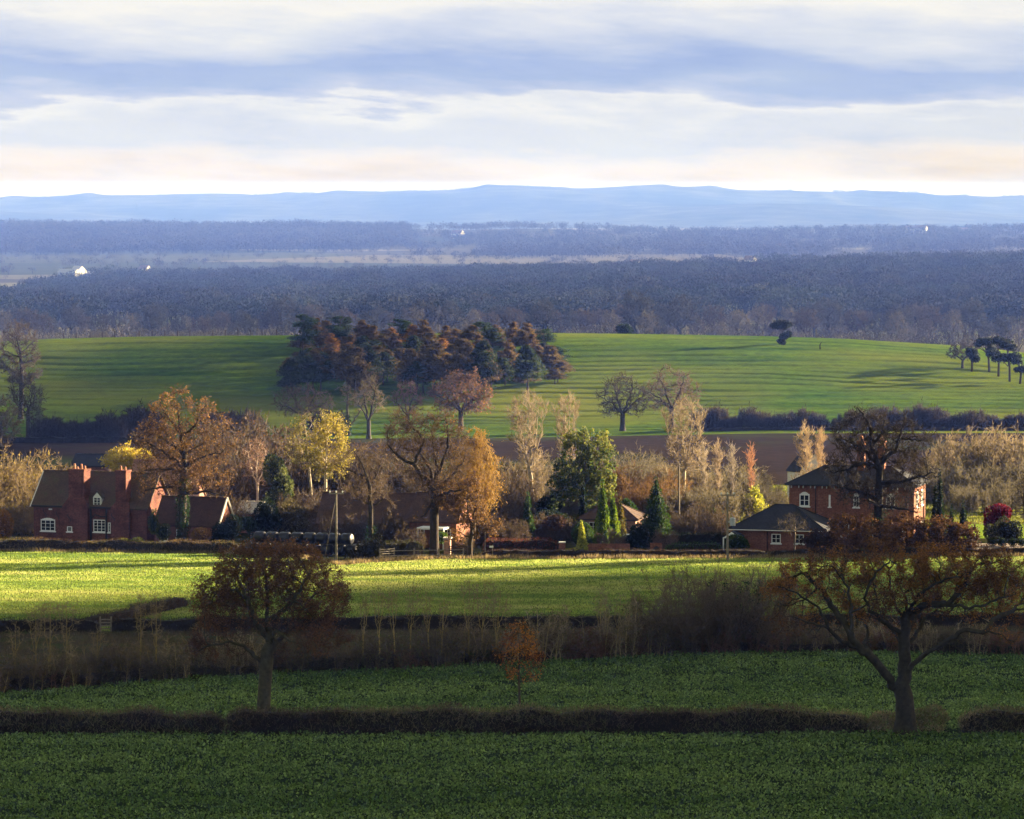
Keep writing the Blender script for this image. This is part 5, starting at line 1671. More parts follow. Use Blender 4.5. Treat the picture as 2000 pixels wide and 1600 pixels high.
make_tree('bare_oak', 'big black bare oak standing before the tall brick house', 1717, 410.5, .50, [(1715, 1040), (1716, 1000), (1717, 950), (1718, 915)],
          [(1690, 850, 70, 50), (1765, 860, 56, 44), (1660, 915, 58, 48), (1778, 925, 50, 44), (1715, 965, 88, 30), (1690, 815, 30, 20)],
          [[(1717, 912), (1702, 872, -.3), (1697, 830, -.5), (1685, 808, -.6), (1673, 795, -.7)], [(1718, 910), (1748, 882, .4), (1762, 842, .6), (1773, 806, .8)], [(1758, 860, .5), (1800, 861, .2), (1824, 849, .1)],
           [(1716, 915), (1685, 902, -1), (1650, 916, -1.4), (1622, 921, -1.8)], [(1715, 975), (1675, 958, -1), (1638, 950, -1.5)], [(1717, 942), (1762, 938, -1), (1822, 922, -1.6)], [(1716, 985), (1762, 993, -.8), (1790, 1000, -1.2)],
           [(1702, 872, -.3), (1722, 845, 0), (1730, 815, .2)], [(1716, 990), (1695, 975, -1.2), (1688, 950, -1.6)], [(1717, 905), (1690, 880, 1.5), (1650, 860, 2.4)], [(1717, 905), (1740, 880, 2), (1790, 890, 3)]],
          seed=66, limbk=.66, natt=2300, D=.36, rt=.024, bark=(.018, .015, .012), twig=(.024, .019, .015), per=4, tl=.75, tw=.045, sub=3, jit=.62, di=3, ivy=(4.5, .2, 1300))
BRL = [(.045, .024, .012), (.095, .046, .018), (.15, .074, .025)]
for k, (uu, yy, top, ru, lab) in enumerate([(1600, 407.5, 1035, 30, 'small dark brown oak bush right of the annex'), (1655, 408, 1000, 42, 'brown leaved young oak under the left of the bare oak'), (1712, 406.5, 1015, 40, 'low brown leaved oak at the foot of the bare oak'),
                                            (1768, 408, 1000, 44, 'brown leaved young oak under the right of the bare oak'), (1828, 407.2, 1003, 44, 'dense brown oak in front of the two cypresses'), (1880, 406.6, 1020, 30, 'dark brown oak at the end of the gravel drive')]):
    bt = 1085
    make_tree('young_oak', lab, uu, yy, .14, [(uu, bt - 15), (uu + 2, bt - 30)], [(uu, (top + bt) / 2 + 2, ru, (bt - top) * .46), (uu - ru * .4, top + 30, ru * .55, 24), (uu + ru * .4, top + 36, ru * .55, 26)], [], seed=70 + k, natt=360, D=.34, rt=.016,
              bark=(.03, .022, .015), twig=(.05, .03, .02), per=3, tl=.7, tw=.036, sub=2, leaf=BRL if k else [(.03, .02, .01), (.07, .035, .014)], nleaf=4200, lsize=.24, clump=1.1, thresh=.34, group='brown leaved young oaks by the tall brick house')
make_tree('bare_tree', 'small grey bare tree in front of the annex wall', 1552, 408, .1, [(1552, 1060), (1553, 1045)], [(1550, 1025, 34, 22)], [], seed=80, natt=220, D=.32, rt=.016, bark=(.10, .08, .06), twig=(.10, .08, .06), per=3, tl=.7, tw=.03, trop=(0, 0, .3))
make_tree('dark_tree', 'dark tree cut by the right edge beside the gravel drive', 2004, 420, .2, [(2001, 1000), (2000, 960)], [(2010, 960, 24, 50), (2005, 1010, 18, 30)], [], seed=81, natt=260, D=.4, rt=.018, bark=(.02, .016, .012), twig=(.03, .025, .018), per=4, tl=.8, tw=.04)
for k, (uu, yy, top, ru, col, lab) in enumerate([(1375, 470, 868, 10, (.33, .27, .2), 'thin white stemmed birch right of the dark pole'), (1402, 472, 862, 14, (.30, .23, .16), 'thin pale birch behind the dark clipped hedge'), (1430, 474, 872, 10, (.3, .25, .2), 'thin pale birch behind the pole with the transformer'),
                                                 (1467, 476, 872, 12, (.34, .17, .10), 'slim pinkish bare poplar above the yellow tree'), (1574, 500, 830, 20, (.36, .26, .15), 'taller of two glowing pale poplars behind the slate roof'), (1602, 502, 838, 14, (.36, .25, .14), 'thinner of two glowing pale poplars behind the slate roof')]):
    b = proj(spot(uu, yy))[1]; H = b - top
    make_tree('slim_tree', lab, uu, yy, .11, [(uu, b - H * .3), (uu + 1, b - H * .6), (uu, b - H * .9)], [(uu, top + H * .3, ru, H * .3), (uu, top + H * .5, ru * .8, H * .3)], [], seed=90 + k, natt=260, D=.4, rt=.016, bark=col, twig=tuple(c * .85 for c in col), per=4, tl=.9, tw=.045, trop=(0, 0, .7), up=.8, jit=.2)
make_tree('yellow_tree', 'small bright yellow green tree beside the slate annex roof', 1472, 462, .1, [(1472, 1000), (1472, 980)], [(1472, 985, 20, 26), (1471, 965, 10, 12), (1486, 1000, 16, 12)], [], seed=98, natt=200, D=.32, rt=.016, twig=(.15, .14, .04), bark=(.1, .09, .04), per=3, tl=.6, leaf=[(.22, .24, .03), (.45, .42, .05)], nleaf=2600, lsize=.26, clump=.8, thresh=.25)
make_tree('yellow_willow', 'round golden yellow tree behind the cottage chimneys', 252, 470, .2, [(252, 945), (252, 920)], [(250, 902, 44, 24), (232, 900, 24, 18), (275, 910, 24, 20)], [], seed=99, natt=360, D=.42, rt=.02, bark=(.2, .15, .05), twig=(.42, .32, .06), per=4, tl=.9, tw=.05, leaf=[(.36, .27, .03), (.58, .45, .06)], nleaf=6500, lsize=.28, clump=1.2, thresh=.2)

# ------------------------------------------------------------------ garden evergreens and shrubs
def m(px, Y): return px * Y / F
DKG = [(.006, .012, .006), (.014, .026, .010)]
MDG = [(.012, .026, .008), (.04, .075, .014)]
LTG = [(.03, .06, .008), (.10, .16, .014), (.20, .26, .02)]


def cone(lab, u, Y, top, ru, cols, seed, n=2600, cat='conifer', name='conifer', size=.22, col2=None):
    p = spot(u, Y); H = m(proj(p)[1] - top, Y); r = m(ru, Y)
    return make_blob(name, lab, p, cone_ells(H, r), n, size, cols, seed, trunk=(H * .9, .1), cat=cat, rough=.3, up=.6, clump=.5)


cone('narrow green cone shaped conifer left of the dark hump hedge', 1031, 428, 962, 11, MDG, 1)
cone('very dark tall narrow cypress in front of the big leafy tree', 1139, 436, 934, 9, DKG, 2, 2400, 'cypress', 'cypress')
cone('tall green gold conifer, pointed and tallest of the garden group', 1177, 423, 944, 16, LTG, 3, 3800)
cone('short golden conifer, middle of the garden group', 1197, 424, 968, 14, LTG, 4, 3000)
cone('reddish brown topped conifer, right of the garden group', 1212, 425, 976, 10, [(.03, .05, .01), (.14, .10, .02)], 5, 2000)
cone('big dark green conifer in front of the brown willow bush', 1281, 430, 938, 28, MDG, 6, 5200)
cone('tall dark cypress, right of a close pair by the lawn', 1835, 428, 921, 8, DKG, 7, 2200, 'cypress', 'cypress')
cone('shorter dark cypress, left of a close pair by the lawn', 1826, 429, 940, 6, DKG, 8, 1600, 'cypress', 'cypress')
cone('small dark cone beside the lawn fence', 1881, 436, 981, 8, DKG, 9, 1200, 'cypress', 'cypress')
cone('tiny dark cone between the cypresses and the lawn', 1858, 436, 990, 4, DKG, 10, 600, 'cypress', 'cypress')


def blob(lab, u, Y, es, n, cols, seed, name='bush', size=.2, cat='bush', rough=.25, group=None):
    """es: (u, v, ru, rv) in photo pixels"""
    p = spot(u, Y); E = []
    for a, b, c, d in es:
        q = P(a, b, Y) - p; E.append((q[0], 0, q[2], m(c, Y), m((c + d) / 2, Y), m(d, Y)))
    return make_blob(name, lab, p, E, n, size, cols, seed, cat=cat, rough=rough, group=group)


blob('black green spreading yew in front of the outbuilding gable', 440, 416, [(437, 1040, 22, 22), (455, 1028, 18, 20), (428, 1052, 22, 14)], 3600, DKG, 20, 'yew_bush')
blob('broad dark conifer with layered boughs left of the bales', 517, 424, [(520, 1000, 20, 26), (528, 1020, 22, 22), (510, 1018, 18, 20)], 3800, DKG, 21, 'yew_bush')
blob('dark laurel hedge bush between the outbuilding and the conifer', 490, 424, [(480, 1022, 20, 12), (498, 1030, 18, 14)], 1800, MDG, 22)
blob('ivy green evergreen lit on its right beside the pale birch', 540, 452, [(535, 920, 20, 28), (550, 945, 18, 26), (545, 975, 26, 20)], 4200, [(.018, .03, .012), (.06, .08, .025), (.14, .15, .05)], 23, 'evergreen_tree', .3, 'tree', .35)
blob('olive brown rounded bush below the pale birch', 570, 425, [(568, 1020, 30, 34), (590, 1035, 20, 22)], 4200, [(.05, .04, .018), (.11, .09, .03)], 24, 'bush', .26, 'bush', .4)
blob('dark hump of clipped hedge behind the green cone', 1078, 440, [(1070, 1018, 34, 22), (1095, 1020, 20, 16)], 2600, DKG, 25, 'clipped_hedge', .18, 'hedge', .12)
blob('brown domed shrub before the dark hump', 1082, 424, [(1082, 1022, 22, 14)], 1500, [(.05, .03, .02), (.09, .05, .03)], 26)
blob('round clipped evergreen bush behind the yellow variegated cone', 1138, 415, [(1138, 1044, 21, 24)], 2600, MDG, 27, 'round_bush', .18, 'bush', .1)
cone('yellow variegated cone bush in front of the round evergreen', 1136, 412.5, 1020, 9, [(.16, .18, .02), (.42, .42, .06)], 28, 1500, 'bush', 'variegated_bush')
blob('black green yew behind the parked car', 1252, 415, [(1252, 1046, 24, 26), (1238, 1060, 18, 14)], 3000, DKG, 29, 'yew_bush')
blob('glossy evergreen bush beside the annex porch', 1440, 411, [(1436, 1062, 18, 16), (1450, 1066, 12, 12)], 1800, MDG, 30)
blob('golden rounded bush behind the long dark hedge', 1356, 440, [(1356, 1026, 14, 8)], 900, [(.2, .16, .02), (.4, .3, .03)], 31)
blob('crimson maple bush beside the lawn', 1950, 428, [(1950, 1008, 24, 20), (1936, 1022, 16, 12), (1962, 1000, 14, 12)], 2600, [(.06, .006, .012), (.16, .012, .03)], 32, 'maple_bush', .24, 'bush', .35)
blob('big dark rounded shrub right of the crimson maple', 1962, 421, [(1962, 1036, 22, 24), (1980, 1040, 18, 20)], 2800, [(.012, .016, .008), (.03, .035, .014)], 33)
blob('olive shrub below the crimson maple', 1938, 423, [(1938, 1040, 16, 16)], 1300, [(.03, .035, .012), (.06, .06, .02)], 34)
for k, (uu, lab) in enumerate([(1938, 'leftmost clipped box ball by the gravel drive'), (1957, 'second clipped box ball from the left by the gravel drive'), (1978, 'third clipped box ball from the left by the gravel drive'), (1996, 'clipped box ball by the gravel drive at the right edge')]):
    blob(lab, uu, 419, [(uu, 1059, 9, 7.5)], 700, [(.012, .022, .008), (.03, .05, .014)], 40 + k, 'box_ball', .12, 'bush', .06, 'clipped box balls by the drive')
blob('bright yellow green bush growing out of the left hedge', 256, 412, [(240, 1064, 18, 11), (266, 1063, 20, 11)], 1900, [(.06, .09, .014), (.30, .28, .03)], 50, 'bush', .18)
blob('orange brown bush at the left edge by the cottage', 8, 424, [(6, 1025, 18, 28)], 1600, [(.16, .07, .015), (.34, .16, .03)], 51)
blob('ivy covered shrub at the right corner of the cottage', 305, 419, [(300, 1022, 9, 24), (318, 1040, 14, 16)], 1700, [(.014, .028, .01), (.05, .07, .02), (.16, .16, .03)], 52)
blob('dark thorn bush at the right end of the bales', 718, 402, [(715, 1078, 24, 20), (735, 1070, 14, 26), (700, 1090, 20, 12)], 2800, [(.02, .022, .01), (.05, .04, .02)], 53, 'thorn_bush', .22, 'bush', .4)
blob('russet shrub by the wooden window of the outbuilding', 395, 414, [(392, 1046, 18, 12)], 900, [(.12, .06, .02), (.28, .15, .03)], 54)
blob('dark laurel mass behind the round golden bush', 1392, 450, [(1392, 1008, 26, 14), (1412, 1012, 18, 12)], 2400, MDG, 56, 'bush', .26)
blob('dark holly behind the tallest garden conifers', 1218, 446, [(1222, 1000, 18, 22)], 2000, MDG, 57, 'holly_bush', .26)
blob('dark evergreen mass left of the big leafy tree', 1072, 456, [(1070, 990, 22, 18), (1086, 982, 14, 16)], 2200, DKG, 58, 'bush', .26)
blob('dark ivy mass behind the twisted bare tree', 690, 440, [(688, 1000, 28, 26), (760, 1000, 24, 20)], 3600, [(.016, .022, .01), (.04, .045, .018)], 59, 'ivy_bush', .28)
blob('dark evergreen behind the farmhouse roof', 915, 446, [(910, 985, 18, 26)], 2200, MDG, 60, 'bush', .28)
blob('bright evergreen beside the farmhouse porch', 862, 411, [(862, 1050, 11, 9)], 600, LTG, 55)

# hedges of the village
VH = [(.08, .05, .025), (.17, .11, .05), (.10, .09, .03)]
VL = [(.07, .05, .02), (.14, .09, .03)]
make_hedge('hedge', 'sunlit brown hedge along the top of the bright meadow', path_u([(-380, 411.8), (200, 411.6), (470, 409)]), 1.35, 1.5, 61, VH, 130, VL, 40, tw=.05, sl=.5)
make_hedge('hedge', 'low dark hedge across the village front below the brick walls', path_u([(940, 406.5), (1200, 406.4), (1496, 406.4)]), .95, 1.2, 62, [(.03, .02, .014), (.06, .035, .022)], 130, None, 0, tw=.05, sl=.4)
make_hedge('hedge', 'low dark hedge behind the crown of the right oak', path_u([(1500, 406.2), (1800, 406.2), (2380, 406.4)]), .95, 1.2, 63, [(.03, .02, .014), (.06, .035, .022)], 110, None, 0, tw=.05, sl=.4)
make_hedge('beech_hedge', 'copper red beech hedge right of the footpath sign', path_u([(944, 413), (1092, 413)]), 1.75, 1.5, 64, [(.07, .022, .012), (.13, .04, .02)], 190, [(.09, .028, .014), (.19, .06, .02)], 120, tw=.05, lsize=.16)
make_hedge('clipped_hedge', 'flat topped bright green clipped hedge left of the pole', path_u([(1300, 412), (1410, 412)]), 1.25, 1.2, 65, MDG, 200, [(.03, .06, .012), (.09, .14, .02)], 200, tw=.05, topvar=.04, lsize=.14)
make_hedge('clipped_hedge', 'long black green hedge behind the bright clipped hedge', path_u([(1292, 424), (1424, 424)]), 1.45, 1.3, 66, DKG, 200, DKG, 120, tw=.05, topvar=.03, lsize=.14)
make_hedge('clipped_hedge', 'dark farm hedge left of the thick trunk', path_u([(742, 408), (826, 409.5)]), 1.55, 1.4, 67, [(.02, .026, .01), (.05, .05, .02)], 160, [(.03, .04, .014), (.09, .08, .03)], 90, tw=.05, lsize=.15)
make_hedge('hedge', 'dark trimmed hedge below the cottage windows', path_u([(36, 418), (215, 416.5)]), .8, .9, 68, DKG, 140, None, 0, tw=.05)
make_hedge('hedge', 'dark hedge in front of the outbuilding', path_u([(372, 411.8), (500, 411)]), 1.0, 1.1, 69, [(.02, .022, .01), (.06, .055, .02)], 140, None, 0, tw=.05)
grass_blades('verge_grass', 'tall straw coloured grass along the top edge of the meadow', ([-120, 440, 600, 660, 760, 850, 1000, 2100], [409.5, 407.5, 400.5, 392.5, 398.6, 402.6, 403.6, 404]), ([-120, 440, 600, 660, 760, 850, 1000, 2100], [411, 409.4, 403.5, 398, 402, 405.5, 405.8, 405.6]),
             40, 8, .42, .10, [(.09, .075, .03), (.19, .14, .065), (.27, .2, .1)])
grass_blades('paddock_grass', 'bright grass in the paddocks behind the village', 456, 540, 5, 9, .22, .16, [(.09, .11, .02), (.17, .17, .035)])

# shrubs and scrub round the village: a few kinds, copied
SCR = [
    ('olive_bush', dict(h=6.2, spread=5.2, nst=44, seed=201, bark=(.14, .10, .05), twig=(.16, .115, .055), leaf=[(.12, .10, .03), (.24, .17, .04)], nleaf=900, lsize=.26)),
    ('pink_scrub', dict(h=5.0, spread=5.6, nst=46, seed=202, bark=(.115, .098, .062), twig=(.125, .105, .066))),
    ('brown_scrub', dict(h=5.4, spread=5.4, nst=46, seed=203, bark=(.06, .045, .03), twig=(.075, .056, .038), leaf=[(.07, .04, .02), (.13, .075, .03)], nleaf=500, lsize=.26)),
    ('pale_scrub', dict(h=6.6, spread=4.6, nst=36, seed=204, bark=(.2, .16, .1), twig=(.19, .145, .085))),
]
sdone = {}


def scrub(kind, u, Y, sc, lab, rz=0.0, szk=1.0):
    loc = spot(u, Y)
    name, kw = SCR[kind]
    grp = {'olive_bush': 'olive bushes by the cottage', 'pink_scrub': 'bare pinkish scrub behind the village', 'brown_scrub': 'brown scrub around the village', 'pale_scrub': 'pale bare scrub behind the village'}[name]
    if kind not in sdone:
        o = make_bush(name, lab, loc, per=4, tl=1.0, tw=.06, sub=3, upright=.6, r0=.05, ft=.2, base_r=.6, seg=7, group=grp, **kw)
        sdone[kind] = o; o.scale = (sc, sc, sc * szk); o.rotation_euler[2] = rz
        return o
    return copy_tree(sdone[kind], loc, rz, sc, lab, grp, szk)


rs = random.Random(17)
for uu, yy, sc in ((1050, 432, .5), (1072, 434, .55), (1100, 430, .5), (1118, 434, .55), (1305, 436, .5), (1325, 440, .55), (1345, 436, .5), (1372, 440, .6), (1395, 438, .55), (1415, 434, .5), (1230, 428, .45), (1262, 434, .5), (930, 424, .5), (960, 426, .55), (985, 424, .5), (1010, 426, .45)):
    scrub(2, uu, yy, sc, 'bare brown garden bush between the conifers and hedges', rs.uniform(0, 6), rs.uniform(.8, 1.2))
for uu, yy, sc in ((-30, 452, 1.25), (-8, 446, 1.15), (18, 455, 1.35), (42, 447, 1.1), (62, 452, 1.2), (88, 462, 1.1), (112, 466, 1.0), (30, 438, .8), (60, 436, .7)):
    scrub(0, uu, yy, sc, 'bare olive bush crowded beside the left end of the cottage', rs.uniform(0, 6), rs.uniform(.9, 1.15))
for uu, yy, sc in ((415, 470, 1.8), (430, 462, 1.6), (452, 470, 1.9), (470, 480, 2.1), (495, 482, 1.9), (440, 440, .9), (525, 478, 1.7), (548, 472, 1.6), (575, 476, 1.5), (590, 440, .9), (610, 444, .9), (660, 474, 1.5), (680, 468, 1.3), (700, 455, 1.1), (735, 470, 1.5), (752, 462, 1.35), (770, 450, 1.1), (785, 468, 1.5), (815, 462, 1.3), (845, 458, 1.2), (880, 462, 1.3), (310, 480, 1.5), (280, 488, 1.3), (350, 484, 1.6), (375, 478, 1.7), (965, 470, 1.3), (1000, 466, 1.1), (1180, 474, 1.2), (1205, 480, 1.1), (665, 446, .8), (640, 420.5, .62), (668, 420.5, .66), (700, 419, .62), (745, 418, .7), (775, 418, .66), (800, 414.5, .5), (900, 414, .42), (965, 446, .8), (985, 456, 1.0), (330, 474, 1.3), (400, 480, 1.4)):
    scrub(2, uu, yy, sc, 'bare brown scrub tree among the trees behind the farm buildings' if yy > 430 else 'bare brown bush against the wall of the long barn', rs.uniform(0, 6), rs.uniform(.85, 1.2))
for uu, yy, sc in ((1200, 520, 1.0), (1235, 530, 1.1), (1290, 525, 1.0), (1352, 478, 1.0), (1385, 486, 1.15), (1415, 490, 1.1), (1440, 488, .8), (1452, 500, .9), (1492, 490, .62), (1508, 484, .55), (1060, 520, .9), (1085, 515, 1.0), (1180, 505, .9), (1310, 500, .9),
                   (1845, 505, 1.0), (1868, 500, 1.05), (1895, 505, 1.0), (1920, 510, 1.1), (1948, 505, 1.0), (1975, 500, 1.1), (2003, 505, 1.1), (2030, 500, 1.0), (1000, 512, .8), (1640, 500, 1.0), (1800, 500, .9), (1300, 458, .75), (1330, 456, .8), (1362, 460, .85), (1392, 458, .8), (1420, 462, .9), (1510, 456, .5), (1120, 470, .9), (1165, 468, .9), (1220, 500, 1.1), (1260, 505, 1.1), (1870, 480, .7), (1905, 484, .75), (1985, 478, .8)):
    scrub(1, uu, yy, sc * 1.12, 'bare pinkish scrub behind the right of the village' if uu > 1150 else 'bare pinkish scrub behind the pale poplars', rs.uniform(0, 6), rs.uniform(.75, 1.05))
for uu, yy, sc in ((985, 484, 1.0), (1012, 482, 1.2), (1062, 488, 1.0), (1300, 470, 1.0), (1320, 474, 1.1), (1362, 472, 1.0), (1890, 520, 1.5), (1930, 515, 1.2), (1960, 518, 1.6), (1990, 512, 1.5), (2020, 520, 1.5), (1850, 530, 1.1), (455, 482, 1.3), (1585, 492, .9)):
    scrub(3, uu, yy, sc, 'pale bare scrub lit by the sun at the right edge' if uu > 1800 else 'pale bare scrub lit by the sun behind the gardens', rs.uniform(0, 6), rs.uniform(.85, 1.1))
make_bush('willow_bush', 'huge rounded orange brown willow bush behind the dark conifer', spot(1250, 462), 6.8, 10.0, 110, 210, bark=(.12, .066, .026), twig=(.16, .09, .035), per=4, tl=1.2, tw=.055, sub=3, upright=.45, r0=.05, ft=.15, base_r=.4, seg=8)
make_bush('round_shrub', 'bare rounded shrub above the red brick garden wall', spot(1200, 415), 2.6, 3.0, 34, 211, bark=(.08, .055, .04), twig=(.11, .075, .055), per=4, tl=.5, tw=.035, upright=.5, ft=.2, base_r=.4)
make_bush('round_shrub', 'bare rounded shrub left of the long black green hedge', spot(1291, 416), 3.0, 3.0, 34, 212, bark=(.10, .065, .045), twig=(.13, .085, .06), per=4, tl=.5, tw=.035, upright=.5, ft=.2, base_r=.4)
# ------------------------------------------------------------------ hill trees
GREYB = dict(bark=(.06, .05, .04), twig=(.10, .08, .06))
HT = [
    (592, 800, 752, 838, 64, 'wide grey bare tree at the left foot of the copse', (.06, .048, .036), (.115, .085, .055), None, 0),
    (720, 768, 732, 862, 34, 'upright pale bare tree with a straight trunk below the copse', (.05, .042, .03), (.15, .12, .07), None, 0),
    (796, 800, 744, 840, 34, 'reddish bare tree between the upright pale tree and the russet oak', (.06, .045, .036), (.13, .075, .06), None, 0),
    (900, 803, 722, 838, 66, 'wide russet topped oak at the foot of the copse', (.055, .042, .03), (.11, .075, .05), [(.13, .07, .03), (.24, .12, .05)], 2600),
    (1216, 793, 728, 846, 52, 'dark spreading oak with a thick trunk at the foot of the green hill', (.035, .03, .024), (.06, .046, .034), None, 0),
    (1312, 799, 716, 838, 60, 'tall brown bare tree right of the dark spreading oak on the hill foot', (.05, .04, .032), (.105, .075, .055), None, 0),
]
for k, (u, Y, top, bot, ru, lab, bk, tw_, lf, nl) in enumerate(HT):
    H = bot - top
    tall = k == 1
    lim = [[(u, bot - H * .28), (u - ru * .4, bot - H * .5, -1), (u - ru * .8, bot - H * .6, -1.6)], [(u, bot - H * .28), (u + ru * .4, bot - H * .5, 1), (u + ru * .8, bot - H * .62, 1.6)],
           [(u, bot - H * .3), (u - ru * .25, bot - H * .65, 1), (u - ru * .4, top + H * .15, 1.5)], [(u, bot - H * .3), (u + ru * .3, bot - H * .65, -1), (u + ru * .4, top + H * .15, -1.5)]]
    make_tree('hill_tree', lab, u, Y, .5 if not tall else .42, [(u, bot - H * .15), (u, bot - H * .3)],
              [(u, top + H * .38, ru * .85, H * .36), (u - ru * .45, top + H * .48, ru * .55, H * .26), (u + ru * .45, top + H * .48, ru * .55, H * .26), (u, top + H * .62, ru * .8, H * .14)] if not tall else
              [(u, top + H * .25, ru * .7, H * .24), (u - ru * .3, top + H * .4, ru * .7, H * .2), (u + ru * .35, top + H * .42, ru * .65, H * .2)],
              lim, seed=500 + k, natt=620, D=.7, rt=.045, bark=bk, twig=tw_, per=4, tl=1.5, tw=.085, sub=3, leaf=lf, nleaf=nl, lsize=.5, clump=2.0, thresh=.4, jit=.4, di=6)
make_tree('hill_tree', 'dead looking ivy covered tree with a pale broken branch below the copse', 682, 785, .5, [(680, 830), (678, 800), (680, 770)], [(682, 770, 24, 30), (695, 790, 18, 18)], [[(679, 835), (697, 812, 1), (707, 800, 1)]], seed=507, natt=200, D=.8, rt=.05, per=3, tl=1.4, tw=.08,
          bark=(.07, .06, .045), twig=(.09, .075, .055), ivy=(4.5, .2, 900))
make_tree('hill_tree', 'tall dark bare tree on the slope at the left edge', 40, 830, .5, [(42, 760), (42, 720), (40, 690)], [(35, 665, 40, 36), (55, 690, 26, 36), (20, 700, 30, 40), (45, 730, 36, 30)], [], seed=508, natt=520, D=.8, rt=.05, per=5, tl=1.7, tw=.12, bark=(.03, .026, .022), twig=(.06, .048, .04))
make_tree('hill_tree', 'grey brown bare tree below the tall dark one at the left edge', 55, 770, .45, [(55, 840), (55, 800)], [(52, 780, 36, 44), (40, 740, 28, 24), (65, 800, 24, 30)], [], seed=509, natt=460, D=.75, rt=.05, per=5, tl=1.6, tw=.11, bark=(.05, .04, .034), twig=(.085, .068, .056))
make_tree('hill_tree', 'pale brown bare tree cut by the left edge', 2, 735, .4, [(2, 850), (2, 830)], [(2, 822, 40, 44), (22, 840, 22, 26)], [], seed=510, natt=420, D=.7, rt=.045, per=5, tl=1.5, tw=.10, bark=(.08, .065, .05), twig=(.17, .125, .085))

# the copse of larches and pines on the hill
CK = {
    'pine': dict(kind='pine', cols=((.014, .034, .014), (.04, .07, .025)), crown=.66, spread=.22, r=.26, bark=(.07, .045, .035)),
    'larch': dict(kind='larch', cols=((.085, .06, .026), (.19, .122, .044)), crown=.85, spread=.21, r=.24, bark=(.06, .042, .034)),
    'amber_larch': dict(kind='larch', cols=((.2, .10, .02), (.38, .19, .04)), crown=.8, spread=.20, r=.22, bark=(.07, .05, .035)),
    'dark_fir': dict(kind='larch', cols=((.022, .036, .016), (.05, .066, .026)), crown=.62, spread=.27, r=.26, bark=(.04, .032, .028)),
    'brown_larch': dict(kind='larch', cols=((.07, .054, .026), (.15, .108, .045)), crown=.66, spread=.26, r=.22, bark=(.05, .038, .03)),
}
CN = {'pine': 'pine_tree', 'larch': 'larch_tree', 'amber_larch': 'larch_tree', 'dark_fir': 'fir_tree', 'brown_larch': 'larch_tree'}
cproto = {}


def copse(kind, u, Y, vtop, lab, seed, lean=0.0):
    loc = spot(u, Y); H = (proj(loc)[1] - vtop) * Y / F
    key = (kind, seed % 2)
    if key not in cproto:
        o = make_conifer(CN[kind], lab, loc, 16.0, 600 + len(cproto), group='conifers of the hilltop copse', dens=.9, lean=lean, **CK[kind])
        cproto[key] = o; o.scale = (H / 16 * .5 + .5,) * 2 + (H / 16,)
        return o
    s = H / 16
    o = copy_tree(cproto[key], loc, seed * 1.3, 1.0, lab); o.scale = (.5 + .5 * s, .5 + .5 * s, s)
    return o


L_T = [('pine', 592, 935, 616, 'dark pine with two green tops at the left end of the hilltop copse'), ('pine', 664, 950, 617, 'dark green pine top rising from the left half of the copse'), ('larch', 616, 955, 620, 'russet larch top next to the leftmost pine of the copse'), ('larch', 638, 960, 626, 'russet larch between the two leftmost pine tops of the copse'),
       ('amber_larch', 648, 930, 650, 'glowing amber larch in the left of the copse'), ('amber_larch', 684, 925, 668, 'shorter amber larch with a flat bright top in the copse'), ('larch', 706, 955, 624, 'broad russet larch left of the middle of the copse'), ('larch', 728, 960, 636, 'slim russet larch beside the broad one in the copse'),
       ('dark_fir', 708, 915, 655, 'dark fir below the broad russet larch of the copse'), ('amber_larch', 764, 945, 640, 'bright orange larch left of the middle pine in the copse'), ('pine', 778, 955, 624, 'dark green pine at the middle of the copse'), ('larch', 800, 958, 630, 'russet larch right of the middle pine'), ('larch', 827, 950, 624, 'tall pointed russet larch in the middle of the copse'),
       ('dark_fir', 806, 925, 655, 'dark fir in the middle of the copse'), ('brown_larch', 838, 935, 645, 'dull brown larch below the tall pointed larch'), ('amber_larch', 866, 930, 660, 'amber larch leaning out in the right half of the copse'), ('larch', 888, 950, 642, 'wide russet larch against the green hilltop'), ('amber_larch', 872, 905, 690, 'low amber larch in the right half of the copse'), ('amber_larch', 925, 925, 672, 'short amber larch below the right hand pine'),
       ('pine', 938, 950, 628, 'dark flat topped pine in the right half of the copse'), ('dark_fir', 962, 945, 640, 'dark pointed fir right of the flat topped pine'), ('larch', 1002, 955, 628, 'russet flat topped larch near the right end of the copse'), ('larch', 1030, 950, 630, 'russet larch with a bare trunk near the right end of the copse'), ('pine', 1062, 945, 642, 'dark pine sloping down at the right end of the copse'), ('pine', 1088, 915, 678, 'bushy dark pine hanging low at the right end of the copse')]
for k, (kd, u, Y, vt, lab) in enumerate(L_T): copse(kd, u, Y, vt, lab, k)
rc = random.Random(8)
for k in range(34):                              # the brown larch tops between the pines along the upper edge
    u = 590 + 480 * (k + rc.uniform(-.4, .4)) / 33
    copse(rc.choice(['larch', 'larch', 'amber_larch', 'brown_larch', 'brown_larch']), u, rc.uniform(935, 965), rc.uniform(632, 662), 'brown topped larch in the crowded upper edge of the hilltop copse', 60 + k)
for k in range(124):
    u = 562 + (1102 - 562) * max(0.0, (k + rc.uniform(-.6, .6)) / 123) ** .92
    Y = rc.uniform(872, 945)
    vt = rc.uniform(660, 714) + (26 if u < 590 else 0) + (14 if u > 1075 else 0)
    kd = rc.choice(['dark_fir', 'brown_larch', 'brown_larch', 'dark_fir', 'dark_fir', 'brown_larch', 'larch'])
    copse(kd, u, Y, vt, 'dark trunked conifer in the shade of the hilltop copse', 100 + k)


# single pines on the right of the hill
PCOL = [(.008, .012, .008), (.02, .026, .014)]


